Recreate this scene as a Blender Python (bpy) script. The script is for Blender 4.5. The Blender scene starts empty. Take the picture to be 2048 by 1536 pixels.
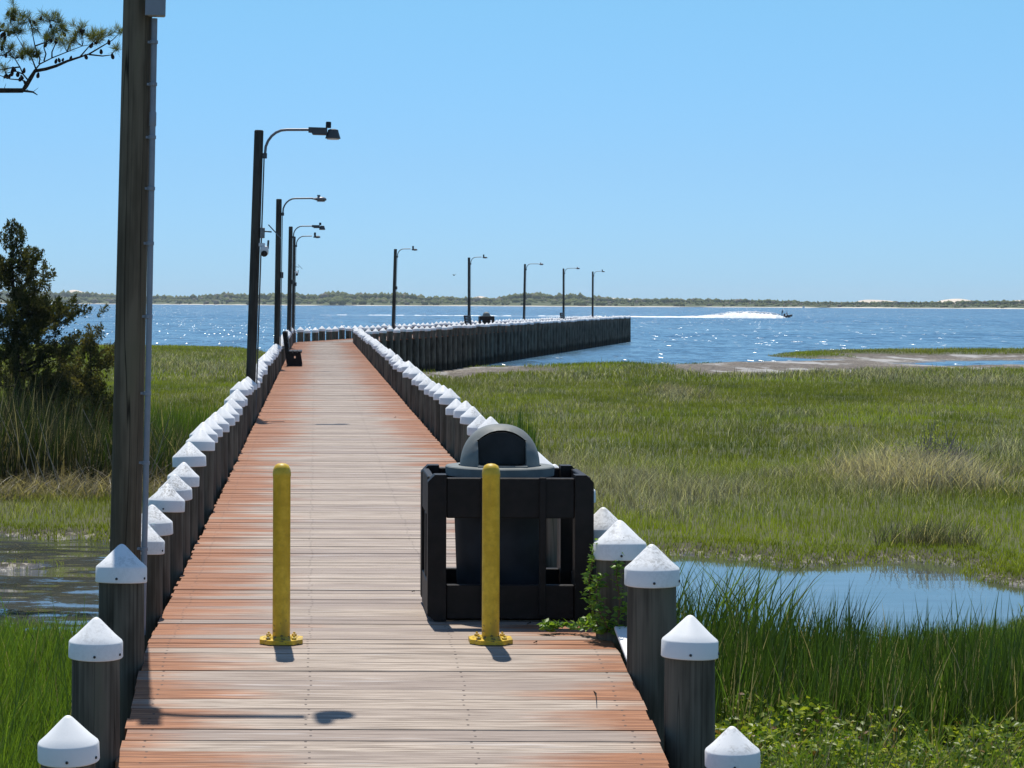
import bpy, bmesh, math, random
import numpy as np
from mathutils import Vector, Matrix, Quaternion

random.seed(7)
rng = np.random.default_rng(11)
SC = bpy.context.scene
COL = SC.collection
PI = math.pi

# ------------------------------------------------------------------ camera model
F, CX, CY = 4500.0, 630.0, 604.6          # focal length in photo pixels, principal point
EYE = 1.8
RS = 0.0035
RC = math.sqrt(1 - RS * RS)
WZ = -1.65                                # water level (deck is z = 0)
SUN_EL, SUN_AZ = math.radians(65), math.radians(-3.5)


def P(px, py, d):
    a, b = (px - CX) / F, (CY - py) / F
    return Vector(((a * RC - b * RS) * d, d, EYE + (a * RS + b * RC) * d))


def G(px, py, z):
    a, b = (px - CX) / F, (CY - py) / F
    d = (z - EYE) / (a * RS + b * RC)
    return Vector(((a * RC - b * RS) * d, d, z))


def horizon(px):
    return CY + RS * (px - CX)


# ------------------------------------------------------------------ material helpers
class NT:
    def __init__(self, m):
        self.m = m
        self.t = m.node_tree
        self.n = self.t.nodes
        self.l = self.t.links

    def add(self, typ, ins=None, **kw):
        nd = self.n.new(typ)
        for k, v in kw.items():
            setattr(nd, k, v)
        for k, v in (ins or {}).items():
            self.put(nd, k, v)
        return nd

    def put(self, nd, k, v):
        s = nd.inputs[k]
        if isinstance(v, bpy.types.NodeSocket):
            self.l.new(v, s)
        elif isinstance(v, bpy.types.Node):
            self.l.new(v.outputs[0], s)
        else:
            if isinstance(v, (tuple, list)) and len(v) == 3 and s.type == 'RGBA':
                v = (*v, 1)
            s.default_value = v

    def math(self, op, a, b=0.0, c=None, clamp=False):
        nd = self.add('ShaderNodeMath', operation=op, use_clamp=clamp)
        self.put(nd, 0, a)
        self.put(nd, 1, b)
        if c is not None:
            self.put(nd, 2, c)
        return nd.outputs[0]

    def mix(self, f, a, b, blend='MIX'):
        nd = self.add('ShaderNodeMix', data_type='RGBA', blend_type=blend)
        self.put(nd, 0, f)
        self.put(nd, 6, a)
        self.put(nd, 7, b)
        return nd.outputs[2]

    def ramp(self, v, lo, hi, a=0.0, b=1.0, smooth=True):
        nd = self.add('ShaderNodeMapRange', interpolation_type='SMOOTHSTEP' if smooth else 'LINEAR')
        for k, x in zip(range(5), (v, lo, hi, a, b)):
            self.put(nd, k, x)
        return nd.outputs[0]

    def noise(self, vec, scale, detail=4, rough=0.55, col=False, dist=0.0):
        nd = self.add('ShaderNodeTexNoise', {'Vector': vec, 'Scale': scale, 'Detail': detail, 'Roughness': rough, 'Distortion': dist})
        return nd.outputs['Color' if col else 'Fac']

    def scale(self, vec, s):
        nd = self.add('ShaderNodeVectorMath', operation='MULTIPLY')
        self.put(nd, 0, vec)
        self.put(nd, 1, s)
        return nd.outputs[0]

    def bump(self, h, strength=0.3, dist=0.01):
        return self.add('ShaderNodeBump', {'Height': h, 'Strength': strength, 'Distance': dist}).outputs[0]

    def out(self, surf):
        self.l.new(surf if isinstance(surf, bpy.types.NodeSocket) else surf.outputs[0], self.n['Material Output'].inputs[0])


def new_mat(name):
    m = bpy.data.materials.new(name)
    m.use_nodes = True
    nt = NT(m)
    for nd in list(nt.n):
        if nd.type == 'BSDF_PRINCIPLED':
            nt.n.remove(nd)
    return m, nt


def principled(nt, col, rough=0.6, normal=None, spec=0.4, metal=0.0):
    b = nt.add('ShaderNodeBsdfPrincipled')
    nt.put(b, 'Base Color', col)
    nt.put(b, 'Roughness', rough)
    nt.put(b, 'Specular IOR Level', spec)
    nt.put(b, 'Metallic', metal)
    if normal is not None:
        nt.put(b, 'Normal', normal)
    return b


def simple(name, col, rough=0.6, spec=0.4, metal=0.0, var=0.18, nscale=9.0, bump=0.12):
    m, nt = new_mat(name)
    tc = nt.add('ShaderNodeTexCoord').outputs['Object']
    n = nt.noise(tc, nscale, 5)
    f = nt.ramp(n, 0.3, 0.7, 0.0, 1.0)
    c = nt.mix(f, tuple(x * (1 - var) for x in col), tuple(min(1, x * (1 + var)) for x in col))
    b = principled(nt, c, rough, nt.bump(n, bump, 0.01), spec, metal)
    nt.out(b)
    return m


def world_pos(nt):
    return nt.add('ShaderNodeNewGeometry').outputs['Position']


def sepz(nt, v, i=2):
    return nt.add('ShaderNodeSeparateXYZ', {0: v}).outputs[i]


def mat_timber(name, lo, hi, wet=True, crack=0.5):
    """round weathered timber: grain along local z, checks, a wet tide band low down"""
    m, nt = new_mat(name)
    tc = nt.add('ShaderNodeTexCoord').outputs['Object']
    rnd = nt.add('ShaderNodeObjectInfo').outputs['Random']
    off = nt.add('ShaderNodeCombineXYZ', {0: rnd, 1: nt.math('MULTIPLY', rnd, 7.3), 2: nt.math('MULTIPLY', rnd, 31.0)}).outputs[0]
    va = nt.add('ShaderNodeVectorMath', operation='ADD')
    nt.put(va, 0, tc)
    nt.put(va, 1, off)
    v = va.outputs[0]
    grain = nt.noise(nt.scale(v, (60, 60, 1.4)), 1.0, 5, 0.6)
    blot = nt.noise(nt.scale(v, (7, 7, 1.6)), 1.0, 3)
    cr = nt.noise(nt.scale(v, (9, 9, 0.22)), 1.0, 2, 0.5)
    crk = nt.ramp(nt.math('ABSOLUTE', nt.math('SUBTRACT', cr, 0.5)), 0.0, 0.010, 0.0, 1.0)
    f = nt.math('ADD', nt.math('MULTIPLY', grain, 0.38), nt.math('MULTIPLY', blot, 0.62))
    c = nt.mix(nt.ramp(f, 0.36, 0.64), lo, hi)
    c = nt.mix(nt.ramp(blot, 0.55, 0.75, 0, 0.45), c, tuple(x * y for x, y in zip(hi, (0.55, 0.68, 0.52))))
    c = nt.mix(nt.math('MULTIPLY', nt.math('SUBTRACT', 1.0, crk), crack), c, tuple(x * 0.15 for x in lo))
    if wet:
        z = nt.math('ADD', sepz(nt, world_pos(nt)), nt.math('MULTIPLY', nt.math('SUBTRACT', blot, 0.5), 0.35))
        w = nt.ramp(z, -1.35, -1.05, 1.0, 0.0)
        c = nt.mix(nt.math('MULTIPLY', w, 0.85), c, (0.014, 0.016, 0.011))
    h = nt.math('ADD', nt.math('MULTIPLY', grain, 0.5), crk)
    nt.out(principled(nt, c, 0.85, nt.bump(h, 0.4, 0.004), 0.15))
    return m


def mat_leaf(name, trans=0.4, rough=0.55, spec=0.25, gain=1.0):
    """foliage taking its colour from the mesh's Col attribute: diffuse, see-through light and a little gloss"""
    m, nt = new_mat(name)
    a = nt.add('ShaderNodeAttribute', attribute_name='Col').outputs['Color']
    c = nt.mix(1.0, a, (gain, gain, gain), 'MULTIPLY')
    d = nt.add('ShaderNodeBsdfDiffuse', {'Color': c})
    t = nt.add('ShaderNodeBsdfTranslucent', {'Color': nt.mix(1.0, c, (1.15, 1.2, 0.55), 'MULTIPLY')})
    mx = nt.add('ShaderNodeMixShader', {0: trans, 1: d.outputs[0], 2: t.outputs[0]})
    if spec:
        g = nt.add('ShaderNodeBsdfGlossy', {'Color': (1, 1, 1, 1), 'Roughness': rough})
        mx = nt.add('ShaderNodeMixShader', {0: spec, 1: mx.outputs[0], 2: g.outputs[0]})
    nt.out(mx)
    return m


# ------------------------------------------------------------------ mesh helpers
class MB:
    def __init__(self):
        self.v, self.f = [], []

    def raw(self, vs, fs):
        o = len(self.v)
        self.v += [tuple(x) for x in vs]
        self.f += [tuple(i + o for i in f) for f in fs]
        return self

    def box(self, lo, hi, bev=0.0, mtx=None):
        lo, hi = Vector(lo), Vector(hi)
        bm = bmesh.new()
        bmesh.ops.create_cube(bm, size=1.0)
        for v in bm.verts:
            v.co = Vector((lo[i] + (v.co[i] + 0.5) * (hi[i] - lo[i]) for i in range(3)))
        if bev:
            bmesh.ops.bevel(bm, geom=list(bm.edges), offset=bev, segments=1, profile=0.5, affect='EDGES')
        if mtx is not None:
            bmesh.ops.transform(bm, matrix=mtx, verts=bm.verts)
        bm.verts.index_update()
        self.raw([v.co.copy() for v in bm.verts], [[v.index for v in f.verts] for f in bm.faces])
        bm.free()
        return self

    def lathe(self, prof, n=24, mtx=None, cap_lo=True, cap_hi=True, jit=0.0, seed=0):
        """prof = [(r, z), ...] bottom to top"""
        r0 = random.Random(seed)
        ph = [1 + jit * (r0.random() - 0.5) for _ in range(n)]
        vs, fs = [], []
        for r, z in prof:
            for k in range(n):
                a = 2 * PI * k / n
                vs.append(Vector((r * ph[k] * math.cos(a), r * ph[k] * math.sin(a), z)))
        for i in range(len(prof) - 1):
            for k in range(n):
                k2 = (k + 1) % n
                fs.append((i * n + k, i * n + k2, (i + 1) * n + k2, (i + 1) * n + k))
        if cap_lo:
            fs.append(tuple(range(n - 1, -1, -1)))
        if cap_hi:
            fs.append(tuple((len(prof) - 1) * n + k for k in range(n)))
        if mtx is not None:
            vs = [mtx @ v for v in vs]
        return self.raw(vs, fs)

    def tube(self, pts, radii, n=8, cap=True):
        pts = [Vector(p) for p in pts]
        if not isinstance(radii, (list, tuple)):
            radii = [radii] * len(pts)
        vs, fs = [], []
        up = None
        for i, p in enumerate(pts):
            t = (pts[min(i + 1, len(pts) - 1)] - pts[max(i - 1, 0)])
            t = t.normalized() if t.length > 1e-9 else Vector((0, 0, 1))
            if up is None:
                up = t.orthogonal().normalized()
            up = (up - t * up.dot(t))
            up = up.normalized() if up.length > 1e-6 else t.orthogonal().normalized()
            s = t.cross(up)
            for k in range(n):
                a = 2 * PI * k / n
                vs.append(p + radii[i] * (math.cos(a) * up + math.sin(a) * s))
        for i in range(len(pts) - 1):
            for k in range(n):
                k2 = (k + 1) % n
                fs.append((i * n + k, i * n + k2, (i + 1) * n + k2, (i + 1) * n + k))
        if cap:
            fs.append(tuple(range(n - 1, -1, -1)))
            fs.append(tuple((len(pts) - 1) * n + k for k in range(n)))
        return self.raw(vs, fs)

    def prism(self, poly, axis, a, b):
        """poly in the plane across axis (0:x -> (y,z), 1:y -> (x,z), 2:z -> (x,y))"""
        def mk(p, t):
            q = list(p)
            q.insert(axis, t)
            return tuple(q)
        n = len(poly)
        vs = [mk(p, a) for p in poly] + [mk(p, b) for p in poly]
        fs = [tuple(range(n)), tuple(range(2 * n - 1, n - 1, -1))]
        for k in range(n):
            k2 = (k + 1) % n
            fs.append((k, k + n, k2 + n, k2))
        return self.raw(vs, fs)

    def mesh(self, name, mat, smooth=False, angle=None):
        me = bpy.data.meshes.new(name)
        me.from_pydata(self.v, [], self.f)
        bm = bmesh.new()
        bm.from_mesh(me)
        bmesh.ops.recalc_face_normals(bm, faces=bm.faces)
        bm.to_mesh(me)
        bm.free()
        if mat:
            me.materials.append(mat)
        if smooth:
            me.polygons.foreach_set('use_smooth', [True] * len(me.polygons))
            if angle:
                me.set_sharp_from_angle(angle=math.radians(angle))
        return me

    def build(self, name, mat, parent=None, smooth=False, angle=None, loc=None):
        return link(name, self.mesh(name, mat, smooth, angle), parent, loc)


def link(name, data, parent=None, loc=None):
    o = bpy.data.objects.new(name, data)
    COL.objects.link(o)
    if parent is not None:
        o.parent = parent
    if loc is not None:
        o.location = loc
    return o


def np_mesh(name, verts, faces, mat, cols=None, parent=None):
    """verts (N,3), faces (M,3) arrays; cols (N,3) linear"""
    me = bpy.data.meshes.new(name)
    verts = np.asarray(verts, np.float32)
    faces = np.asarray(faces, np.int32)
    k = faces.shape[1]
    me.vertices.add(len(verts))
    me.vertices.foreach_set('co', verts.ravel())
    me.loops.add(faces.size)
    me.loops.foreach_set('vertex_index', faces.ravel())
    me.polygons.add(len(faces))
    me.polygons.foreach_set('loop_start', np.arange(0, faces.size, k, dtype=np.int32))
    me.update(calc_edges=True)
    if cols is not None:
        at = me.color_attributes.new('Col', 'FLOAT_COLOR', 'POINT')
        c4 = np.ones((len(verts), 4), np.float32)
        c4[:, :3] = cols
        at.data.foreach_set('color', c4.ravel())
    me.materials.append(mat)
    me.validate()
    return link(name, me, parent)


def tag(o, label=None, cat=None, group=None, kind=None):
    for k, v in (('label', label), ('category', cat), ('group', group), ('kind', kind)):
        if v:
            o[k] = v
    return o


def empty(name, loc=(0, 0, 0), rot=(0, 0, 0)):
    o = bpy.data.objects.new(name, None)
    o.empty_display_size = 0.2
    COL.objects.link(o)
    o.location = loc
    o.rotation_euler = rot
    return o


KIDS = {}


def copy_tree(o, parent=None):
    c = o.copy()
    COL.objects.link(c)
    if parent is not None:
        c.parent = parent
    for ch in list(o.children):
        copy_tree(ch, c)
    return c


# ------------------------------------------------------------------ noise on arrays
def vnoise(x, y, seed=0):
    x = np.asarray(x, float)
    y = np.asarray(y, float)
    xi, yi = np.floor(x).astype(np.int64), np.floor(y).astype(np.int64)
    xf, yf = x - xi, y - yi
    xf, yf = xf * xf * (3 - 2 * xf), yf * yf * (3 - 2 * yf)

    def h(a, b):
        n = (a * 374761393 + b * 668265263 + seed * 974711) & 0x7fffffff
        n = ((n ^ (n >> 13)) * 1274126177) & 0x7fffffff
        return ((n ^ (n >> 16)) & 0xffff) / 65535.0
    return (h(xi, yi) * (1 - xf) + h(xi + 1, yi) * xf) * (1 - yf) + (h(xi, yi + 1) * (1 - xf) + h(xi + 1, yi + 1) * xf) * yf


def fbm(x, y, seed=0, o=3):
    s, a, t = 0.0, 1.0, 0.0
    for i in range(o):
        s = s + a * vnoise(np.asarray(x) * 2 ** i, np.asarray(y) * 2 ** i, seed + 17 * i)
        t += a
        a *= 0.5
    return s / t


# ------------------------------------------------------------------ materials
M_timber = mat_timber('weathered_pile_timber', (0.058, 0.052, 0.040), (0.155, 0.142, 0.112))
M_pole = mat_timber('pole_timber', (0.088, 0.068, 0.046), (0.185, 0.146, 0.102), wet=False, crack=0.9)
M_poledark = mat_timber('dark_pole_timber', (0.034, 0.032, 0.028), (0.075, 0.070, 0.060), wet=False)
M_beam = mat_timber('beam_timber', (0.03, 0.026, 0.021), (0.09, 0.08, 0.066), wet=True)
M_plastic = simple('dark_brown_recycled_plastic', (0.0095, 0.0068, 0.0062), 0.55, 0.25, var=0.35, nscale=14, bump=0.3)
M_bench = simple('bench_dark_plastic', (0.009, 0.007, 0.008), 0.6, 0.25, var=0.3)
M_drum = simple('drum_grey_blue', (0.018, 0.022, 0.030), 0.6, 0.3, var=0.3, nscale=5)
M_dome = simple('dome_lid_grey', (0.165, 0.178, 0.170), 0.6, 0.3, var=0.16, nscale=7)
M_flap = simple('bin_flap_dark', (0.012, 0.014, 0.017), 0.55, 0.3, var=0.4)
M_conduit = simple('conduit_grey_plastic', (0.24, 0.26, 0.30), 0.5, 0.4, var=0.08)
M_darkconduit = simple('conduit_dark', (0.075, 0.08, 0.085), 0.5, 0.4, var=0.1)
M_arm = simple('galvanised_arm', (0.16, 0.165, 0.18), 0.45, 0.5, 0.3, var=0.1)
M_lum = simple('luminaire_dark_grey', (0.06, 0.062, 0.068), 0.5, 0.4, var=0.1)
M_lens = simple('luminaire_lens', (0.55, 0.55, 0.58), 0.3, 0.5, var=0.05)
M_camw = simple('camera_white_plastic', (0.72, 0.72, 0.72), 0.45, 0.4, var=0.05)
M_black = simple('black_rubber', (0.008, 0.008, 0.009), 0.5, 0.4, var=0.2)
M_screw = simple('screw_dark_steel', (0.05, 0.05, 0.05), 0.4, 0.5, 0.6)
M_white = simple('white_sheet', (0.78, 0.77, 0.75), 0.6, 0.3, var=0.05)
M_solar = simple('solar_panel', (0.05, 0.07, 0.10), 0.3, 0.5)


def mat_cap(name, lo, hi):
    m, nt = new_mat(name)
    tc = nt.add('ShaderNodeTexCoord').outputs['Object']
    rnd = nt.add('ShaderNodeObjectInfo').outputs['Random']
    off = nt.add('ShaderNodeCombineXYZ', {0: nt.math('MULTIPLY', rnd, 11), 1: nt.math('MULTIPLY', rnd, 23.0), 2: rnd}).outputs[0]
    va = nt.add('ShaderNodeVectorMath', operation='ADD')
    nt.put(va, 0, tc)
    nt.put(va, 1, off)
    v = va.outputs[0]
    big = nt.noise(v, 9, 3)
    fine = nt.noise(v, 60, 5, 0.7)
    amount = nt.ramp(rnd, 0.1, 1.0, lo, hi)
    d = nt.math('MULTIPLY', nt.ramp(big, 0.36, 0.62), nt.ramp(fine, 0.42, 0.60))
    d = nt.math('MULTIPLY', d, amount)
    z = sepz(nt, tc)
    onc = nt.ramp(z, 0.0, 0.02, 0.25, 1.0)
    d = nt.math('MULTIPLY', d, onc)
    c = nt.mix(d, (0.80, 0.80, 0.79), (0.27, 0.26, 0.235))
    spot = nt.ramp(nt.noise(v, 38, 1), 0.79, 0.83)
    c = nt.mix(nt.math('MULTIPLY', spot, nt.math('MULTIPLY', amount, onc)), c, (0.03, 0.03, 0.028))
    nt.out(principled(nt, c, 0.5, nt.bump(fine, 0.08, 0.004), 0.3))
    return m


M_cap = mat_cap('white_cap_plastic', 0.03, 0.55)
M_capdirty = mat_cap('scuffed_cap_plastic', 0.5, 0.85)


def mat_yellow():
    m, nt = new_mat('yellow_bollard_paint')
    tc = nt.add('ShaderNodeTexCoord').outputs['Object']
    n = nt.noise(tc, 18, 5, 0.6)
    st = nt.noise(nt.scale(tc, (30, 30, 2.5)), 1.0, 4)
    c = nt.mix(nt.ramp(n, 0.35, 0.7), (0.58, 0.37, 0.022), (0.74, 0.50, 0.040))
    c = nt.mix(nt.ramp(st, 0.58, 0.75, 0, 0.35), c, (0.36, 0.26, 0.04))
    z = sepz(nt, tc)
    chip = nt.math('MULTIPLY', nt.ramp(nt.noise(tc, 42, 3), 0.58, 0.62), nt.ramp(z, 0.0, 0.16, 1.0, 0.10))
    grime = nt.math('MULTIPLY', nt.ramp(nt.noise(nt.scale(tc, (14, 14, 5)), 1.0, 4), 0.42, 0.66), nt.ramp(z, 0.02, 0.25, 0.45, 0.06))
    c = nt.mix(grime, c, (0.20, 0.14, 0.05))
    c = nt.mix(chip, c, (0.10, 0.075, 0.04))
    nt.out(principled(nt, c, 0.48, nt.bump(n, 0.15, 0.004), 0.35))
    return m


M_yellow = mat_yellow()


def mat_deck():
    m, nt = new_mat('worn_red_stained_decking')
    uv = nt.add('ShaderNodeUVMap', uv_map='plank').outputs[0]
    rn = nt.add('ShaderNodeAttribute', attribute_name='Col').outputs['Color']
    r1, r2 = sepz(nt, rn, 0), sepz(nt, rn, 1)
    u, v = sepz(nt, uv, 0), sepz(nt, uv, 1)            # u across the deck 0..1, v metres along
    off = nt.add('ShaderNodeCombineXYZ', {0: nt.math('MULTIPLY', r1, 37.0), 1: nt.math('MULTIPLY', r2, 91.0), 2: 0.0}).outputs[0]
    va = nt.add('ShaderNodeVectorMath', operation='ADD')
    nt.put(va, 0, nt.add('ShaderNodeCombineXYZ', {0: nt.math('MULTIPLY', u, 2.44), 1: v, 2: 0.0}).outputs[0])
    nt.put(va, 1, off)
    w = va.outputs[0]
    grain = nt.noise(nt.scale(w, (2.2, 75, 1)), 1.0, 6, 0.62, dist=0.4)
    streak = nt.noise(nt.scale(w, (0.9, 22, 1)), 1.0, 4, 0.55, dist=0.6)
    plain = nt.add('ShaderNodeCombineXYZ', {0: nt.math('MULTIPLY', u, 2.44), 1: v, 2: 0.0}).outputs[0]
    patch = nt.noise(nt.scale(plain, (1.1, 0.45, 1)), 1.0, 4, 0.6)
    e = nt.math('ABSOLUTE', nt.math('SUBTRACT', nt.math('MULTIPLY', u, 2.0), 1.0))
    side = nt.ramp(u, 0.4, 0.6, 0.06, -0.05)             # the left edge keeps more of its stain
    s = nt.math('ADD', e, side)
    s = nt.math('ADD', s, nt.math('MULTIPLY', nt.math('SUBTRACT', patch, 0.5), 0.55))
    s = nt.math('ADD', s, nt.math('MULTIPLY', nt.math('SUBTRACT', streak, 0.5), 0.70))
    s = nt.math('ADD', s, nt.math('MULTIPLY', nt.math('SUBTRACT', r1, 0.5), 0.52))
    far = nt.ramp(v, 13.0, 50.0, 0.0, 0.24)
    red = nt.ramp(nt.math('ADD', s, far), 0.52, 1.0, 0.06, 0.93)
    tan = nt.mix(nt.ramp(grain, 0.34, 0.66), (0.215, 0.168, 0.130), (0.51, 0.43, 0.35))
    tan = nt.mix(nt.ramp(r2, 0.2, 1.0, 0.0, 0.62), tan, (0.22, 0.175, 0.155))
    rc = nt.mix(nt.ramp(grain, 0.36, 0.66), (0.18, 0.060, 0.020), (0.40, 0.165, 0.068))
    c = nt.mix(red, tan, rc)
    bright = nt.math('MULTIPLY', nt.ramp(streak, 0.60, 0.74, 0, 0.8), nt.ramp(e, 0.5, 0.95, 1.0, 0.1))
    c = nt.mix(bright, c, (0.56, 0.51, 0.47))
    dark = nt.ramp(nt.noise(nt.scale(w, (1.1, 90, 1)), 1.0, 3, 0.5), 0.57, 0.68, 0, 0.75)
    c = nt.mix(dark, c, (0.07, 0.05, 0.04))
    # nail rows over the joists
    nails = None
    for j in (0.045, 0.345, 0.655, 0.955):
        du = nt.math('ABSOLUTE', nt.math('SUBTRACT', u, nt.math('ADD', j, nt.math('MULTIPLY', nt.math('SUBTRACT', r2, 0.5), 0.012))))
        vv = nt.math('ABSOLUTE', nt.math('SUBTRACT', nt.math('FRACT', nt.math('DIVIDE', v, 0.0725)), 0.5))
        q = nt.math('ADD', nt.math('POWER', nt.math('MULTIPLY', du, 400.0), 2.0), nt.math('POWER', nt.math('MULTIPLY', vv, 9.0), 2.0))
        k = nt.ramp(q, 0.6, 1.8, 0.8, 0.0)
        nails = k if nails is None else nt.math('MAXIMUM', nails, k)
    c = nt.mix(nails, c, (0.05, 0.035, 0.03))
    nt.out(principled(nt, c, 0.72, nt.bump(nt.math('ADD', grain, nt.math('MULTIPLY', streak, 0.7)), 0.55, 0.004), 0.3))
    return m


M_deck = mat_deck()

# ------------------------------------------------------------------ sky, sun, camera
w = bpy.data.worlds.new('World')
SC.world = w
w.use_nodes = True
nt = w.node_tree
nt.nodes.clear()
sky = nt.nodes.new('ShaderNodeTexSky')
sky.sky_type = 'NISHITA'
sky.sun_disc = False
sky.sun_elevation = SUN_EL
sky.sun_rotation = SUN_AZ
sky.altitude = 0
sky.air_density = 1.0
sky.dust_density = 0.0
sky.ozone_density = 3.5
tint = nt.nodes.new('ShaderNodeMix')
tint.data_type = 'RGBA'
tint.blend_type = 'MULTIPLY'
tint.inputs[0].default_value = 1.0
tcw = nt.nodes.new('ShaderNodeTexCoord')
sx = nt.nodes.new('ShaderNodeSeparateXYZ')
nt.links.new(tcw.outputs['Generated'], sx.inputs[0])
rampw = nt.nodes.new('ShaderNodeValToRGB')
nt.links.new(sx.outputs[2], rampw.inputs[0])
SKY_RAMP = [(0.0, (0.299, 0.538, 1.0)), (0.06, (0.385, 0.588, 0.87)), (0.13, (0.471, 0.714, 0.844)), (0.5, (0.85, 0.92, 0.92))]
cr = rampw.color_ramp
while len(cr.elements) < len(SKY_RAMP):
    cr.elements.new(0.5)
for e, (p, c) in zip(cr.elements, SKY_RAMP):
    e.position = p
    e.color = (*c, 1)
nt.links.new(sky.outputs[0], tint.inputs[6])
nt.links.new(rampw.outputs[0], tint.inputs[7])
bg = nt.nodes.new('ShaderNodeBackground')
bg.inputs[1].default_value = 0.122
nt.links.new(tint.outputs[2], bg.inputs[0])
wo = nt.nodes.new('ShaderNodeOutputWorld')
nt.links.new(bg.outputs[0], wo.inputs[0])

sd = bpy.data.lights.new('sun', 'SUN')
sd.energy = 4.8
sd.angle = math.radians(0.53)
sd.color = (1.0, 0.955, 0.88)
so = link('sun', sd)
to_sun = Vector((math.sin(SUN_AZ) * math.cos(SUN_EL), math.cos(SUN_AZ) * math.cos(SUN_EL), math.sin(SUN_EL)))
so.rotation_euler = to_sun.to_track_quat('Z', 'Y').to_euler()
so.location = to_sun * 50

cd = bpy.data.cameras.new('camera')
cam = link('camera', cd)
cd.sensor_width = 36
cd.lens = 36 * F / 2048
cd.shift_x = (1024 - CX) / 2048
cd.shift_y = -(768 - CY) / 2048
cd.clip_start = 0.1
cd.clip_end = 90000
cam.matrix_world = Matrix(((RC, -RS, 0, 0), (0, 0, -1, 0), (RS, RC, 0, EYE), (0, 0, 0, 1)))
SC.camera = cam
SC.view_settings.view_transform = 'Standard'
SC.view_settings.look = 'None'
SC.view_settings.exposure = 0.2
SC.view_settings.gamma = 1.0
SC.render.engine = 'CYCLES'
SC.cycles.max_bounces = 8
SC.cycles.transparent_max_bounces = 8
SC.cycles.use_denoising = True

# ------------------------------------------------------------------ pier geometry
XL, XR = -0.865, 1.575            # deck edges, straight leg
D_BEND = 94.0
SL = 0.2434                       # second leg: dX per metre of depth


def xl2(d):                       # line of the second leg's left pile row
    return 3.97 + SL * (d - 114.6)


def deck_z(d):
    if d < 11.6:
        return -0.15 * (11.6 - d)
    return 0.12 * min(1.0, (d - 11.6) / 76.0)


D0, D_END = 3.6, 203.2
boardwalk = empty('boardwalk', (0.35, D0, deck_z(D0)))
tag(boardwalk, 'long plank boardwalk with worn reddish decking, crossing the marsh and bending right', 'boardwalk')


def build_decking():
    vs, fs, uvs, cols = [], [], [], []
    pitch, gap, th = 0.145, 0.007, 0.038

    def plank(y0, y1, d, leg2):
        r1, r2 = random.random(), random.random()
        if leg2:
            c = [(xl2(d) + 0.14, xl2(d) + 2.66)]
        else:
            c = [(XL, XR)]
        x0, x1 = c[0]
        x0 -= random.uniform(-0.006, 0.014)
        x1 += random.uniform(-0.006, 0.014)
        dz = random.uniform(-0.0025, 0.003)
        z0, z1 = deck_z(y0) + dz, deck_z(y1) + dz
        sk0, sk1 = random.uniform(-0.0025, 0.0025), random.uniform(-0.0025, 0.0025)
        o = len(vs)
        nseg = 1
        for (x, sk) in ((x0, sk0), (x1, sk1)):
            sh = 0.0
            if leg2:
                sh = -(x - x0) * SL * 0.9
            for (y, z) in ((y0 + sk, z0), (y1 + sk, z1)):
                vs.append((x, y + sh, z))
                vs.append((x, y + sh, z - th))
                uvs.append(((x - c[0][0]) / (c[0][1] - c[0][0]), y + 1.0 * 0))
                uvs.append(((x - c[0][0]) / (c[0][1] - c[0][0]), y))
                cols.append((r1, r2, 0))
                cols.append((r1, r2, 0))
        # 0 x0y0t 1 x0y0b 2 x0y1t 3 x0y1b 4 x1y0t 5 x1y0b 6 x1y1t 7 x1y1b
        for f in ((0, 4, 6, 2), (1, 3, 7, 5), (0, 1, 5, 4), (2, 6, 7, 3), (0, 2, 3, 1), (4, 5, 7, 6)):
            fs.append(tuple(i + o for i in f))

    y = D0
    while y < D_BEND - 0.1:
        g = gap + random.choice((0, 0, 0, 0, 0.003, -0.003))
        plank(y, y + pitch - g, y, False)
        y += pitch
    y2 = D_BEND + 0.62
    # wedge boards filling the bend
    while y2 < D_END - 0.2:
        plank(y2, y2 + pitch - gap, y2, True)
        y2 += pitch
    me = bpy.data.meshes.new('decking')
    me.from_pydata(vs, [], fs)
    ul = me.uv_layers.new(name='plank')
    li = np.zeros(len(me.loops), np.int32)
    me.loops.foreach_get('vertex_index', li)
    ul.data.foreach_set('uv', np.array(uvs, np.float32)[li].ravel())
    at = me.color_attributes.new('Col', 'FLOAT_COLOR', 'POINT')
    c4 = np.ones((len(vs), 4), np.float32)
    c4[:, :3] = np.array(cols)
    at.data.foreach_set('color', c4.ravel())
    me.materials.append(M_deck)
    o = link('decking', me, boardwalk)
    o.matrix_parent_inverse = boardwalk.matrix_basis.inverted()
    return o


build_decking()


def bpart(mb, name, mat, **kw):
    o = mb.build(name, mat, boardwalk, **kw)
    o.matrix_parent_inverse = Matrix.Translation(boardwalk.location).inverted()
    return o


def wedge():
    """the triangle of boards in the bend"""
    mb = MB()
    n = 9
    for i in range(n):
        a0, a1 = i / n, (i + 0.94) / n
        y0l, y0r = D_BEND, D_BEND
        yl1, yr1 = D_BEND + 0.6, D_BEND + 0.02
        p = [(XL, y0l + (yl1 - y0l) * a0), (XR + 0.05, y0r + (yr1 - y0r) * a0), (XR + 0.05, y0r + (yr1 - y0r) * a1), (XL - 0.02, y0l + (yl1 - y0l) * a1)]
        mb.prism(p, 2, 0.08, 0.118)
    o = bpart(mb, 'bend_boards', simple('bend_board_wood', (0.36, 0.27, 0.22), 0.7, 0.3, var=0.3))


wedge()


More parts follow.
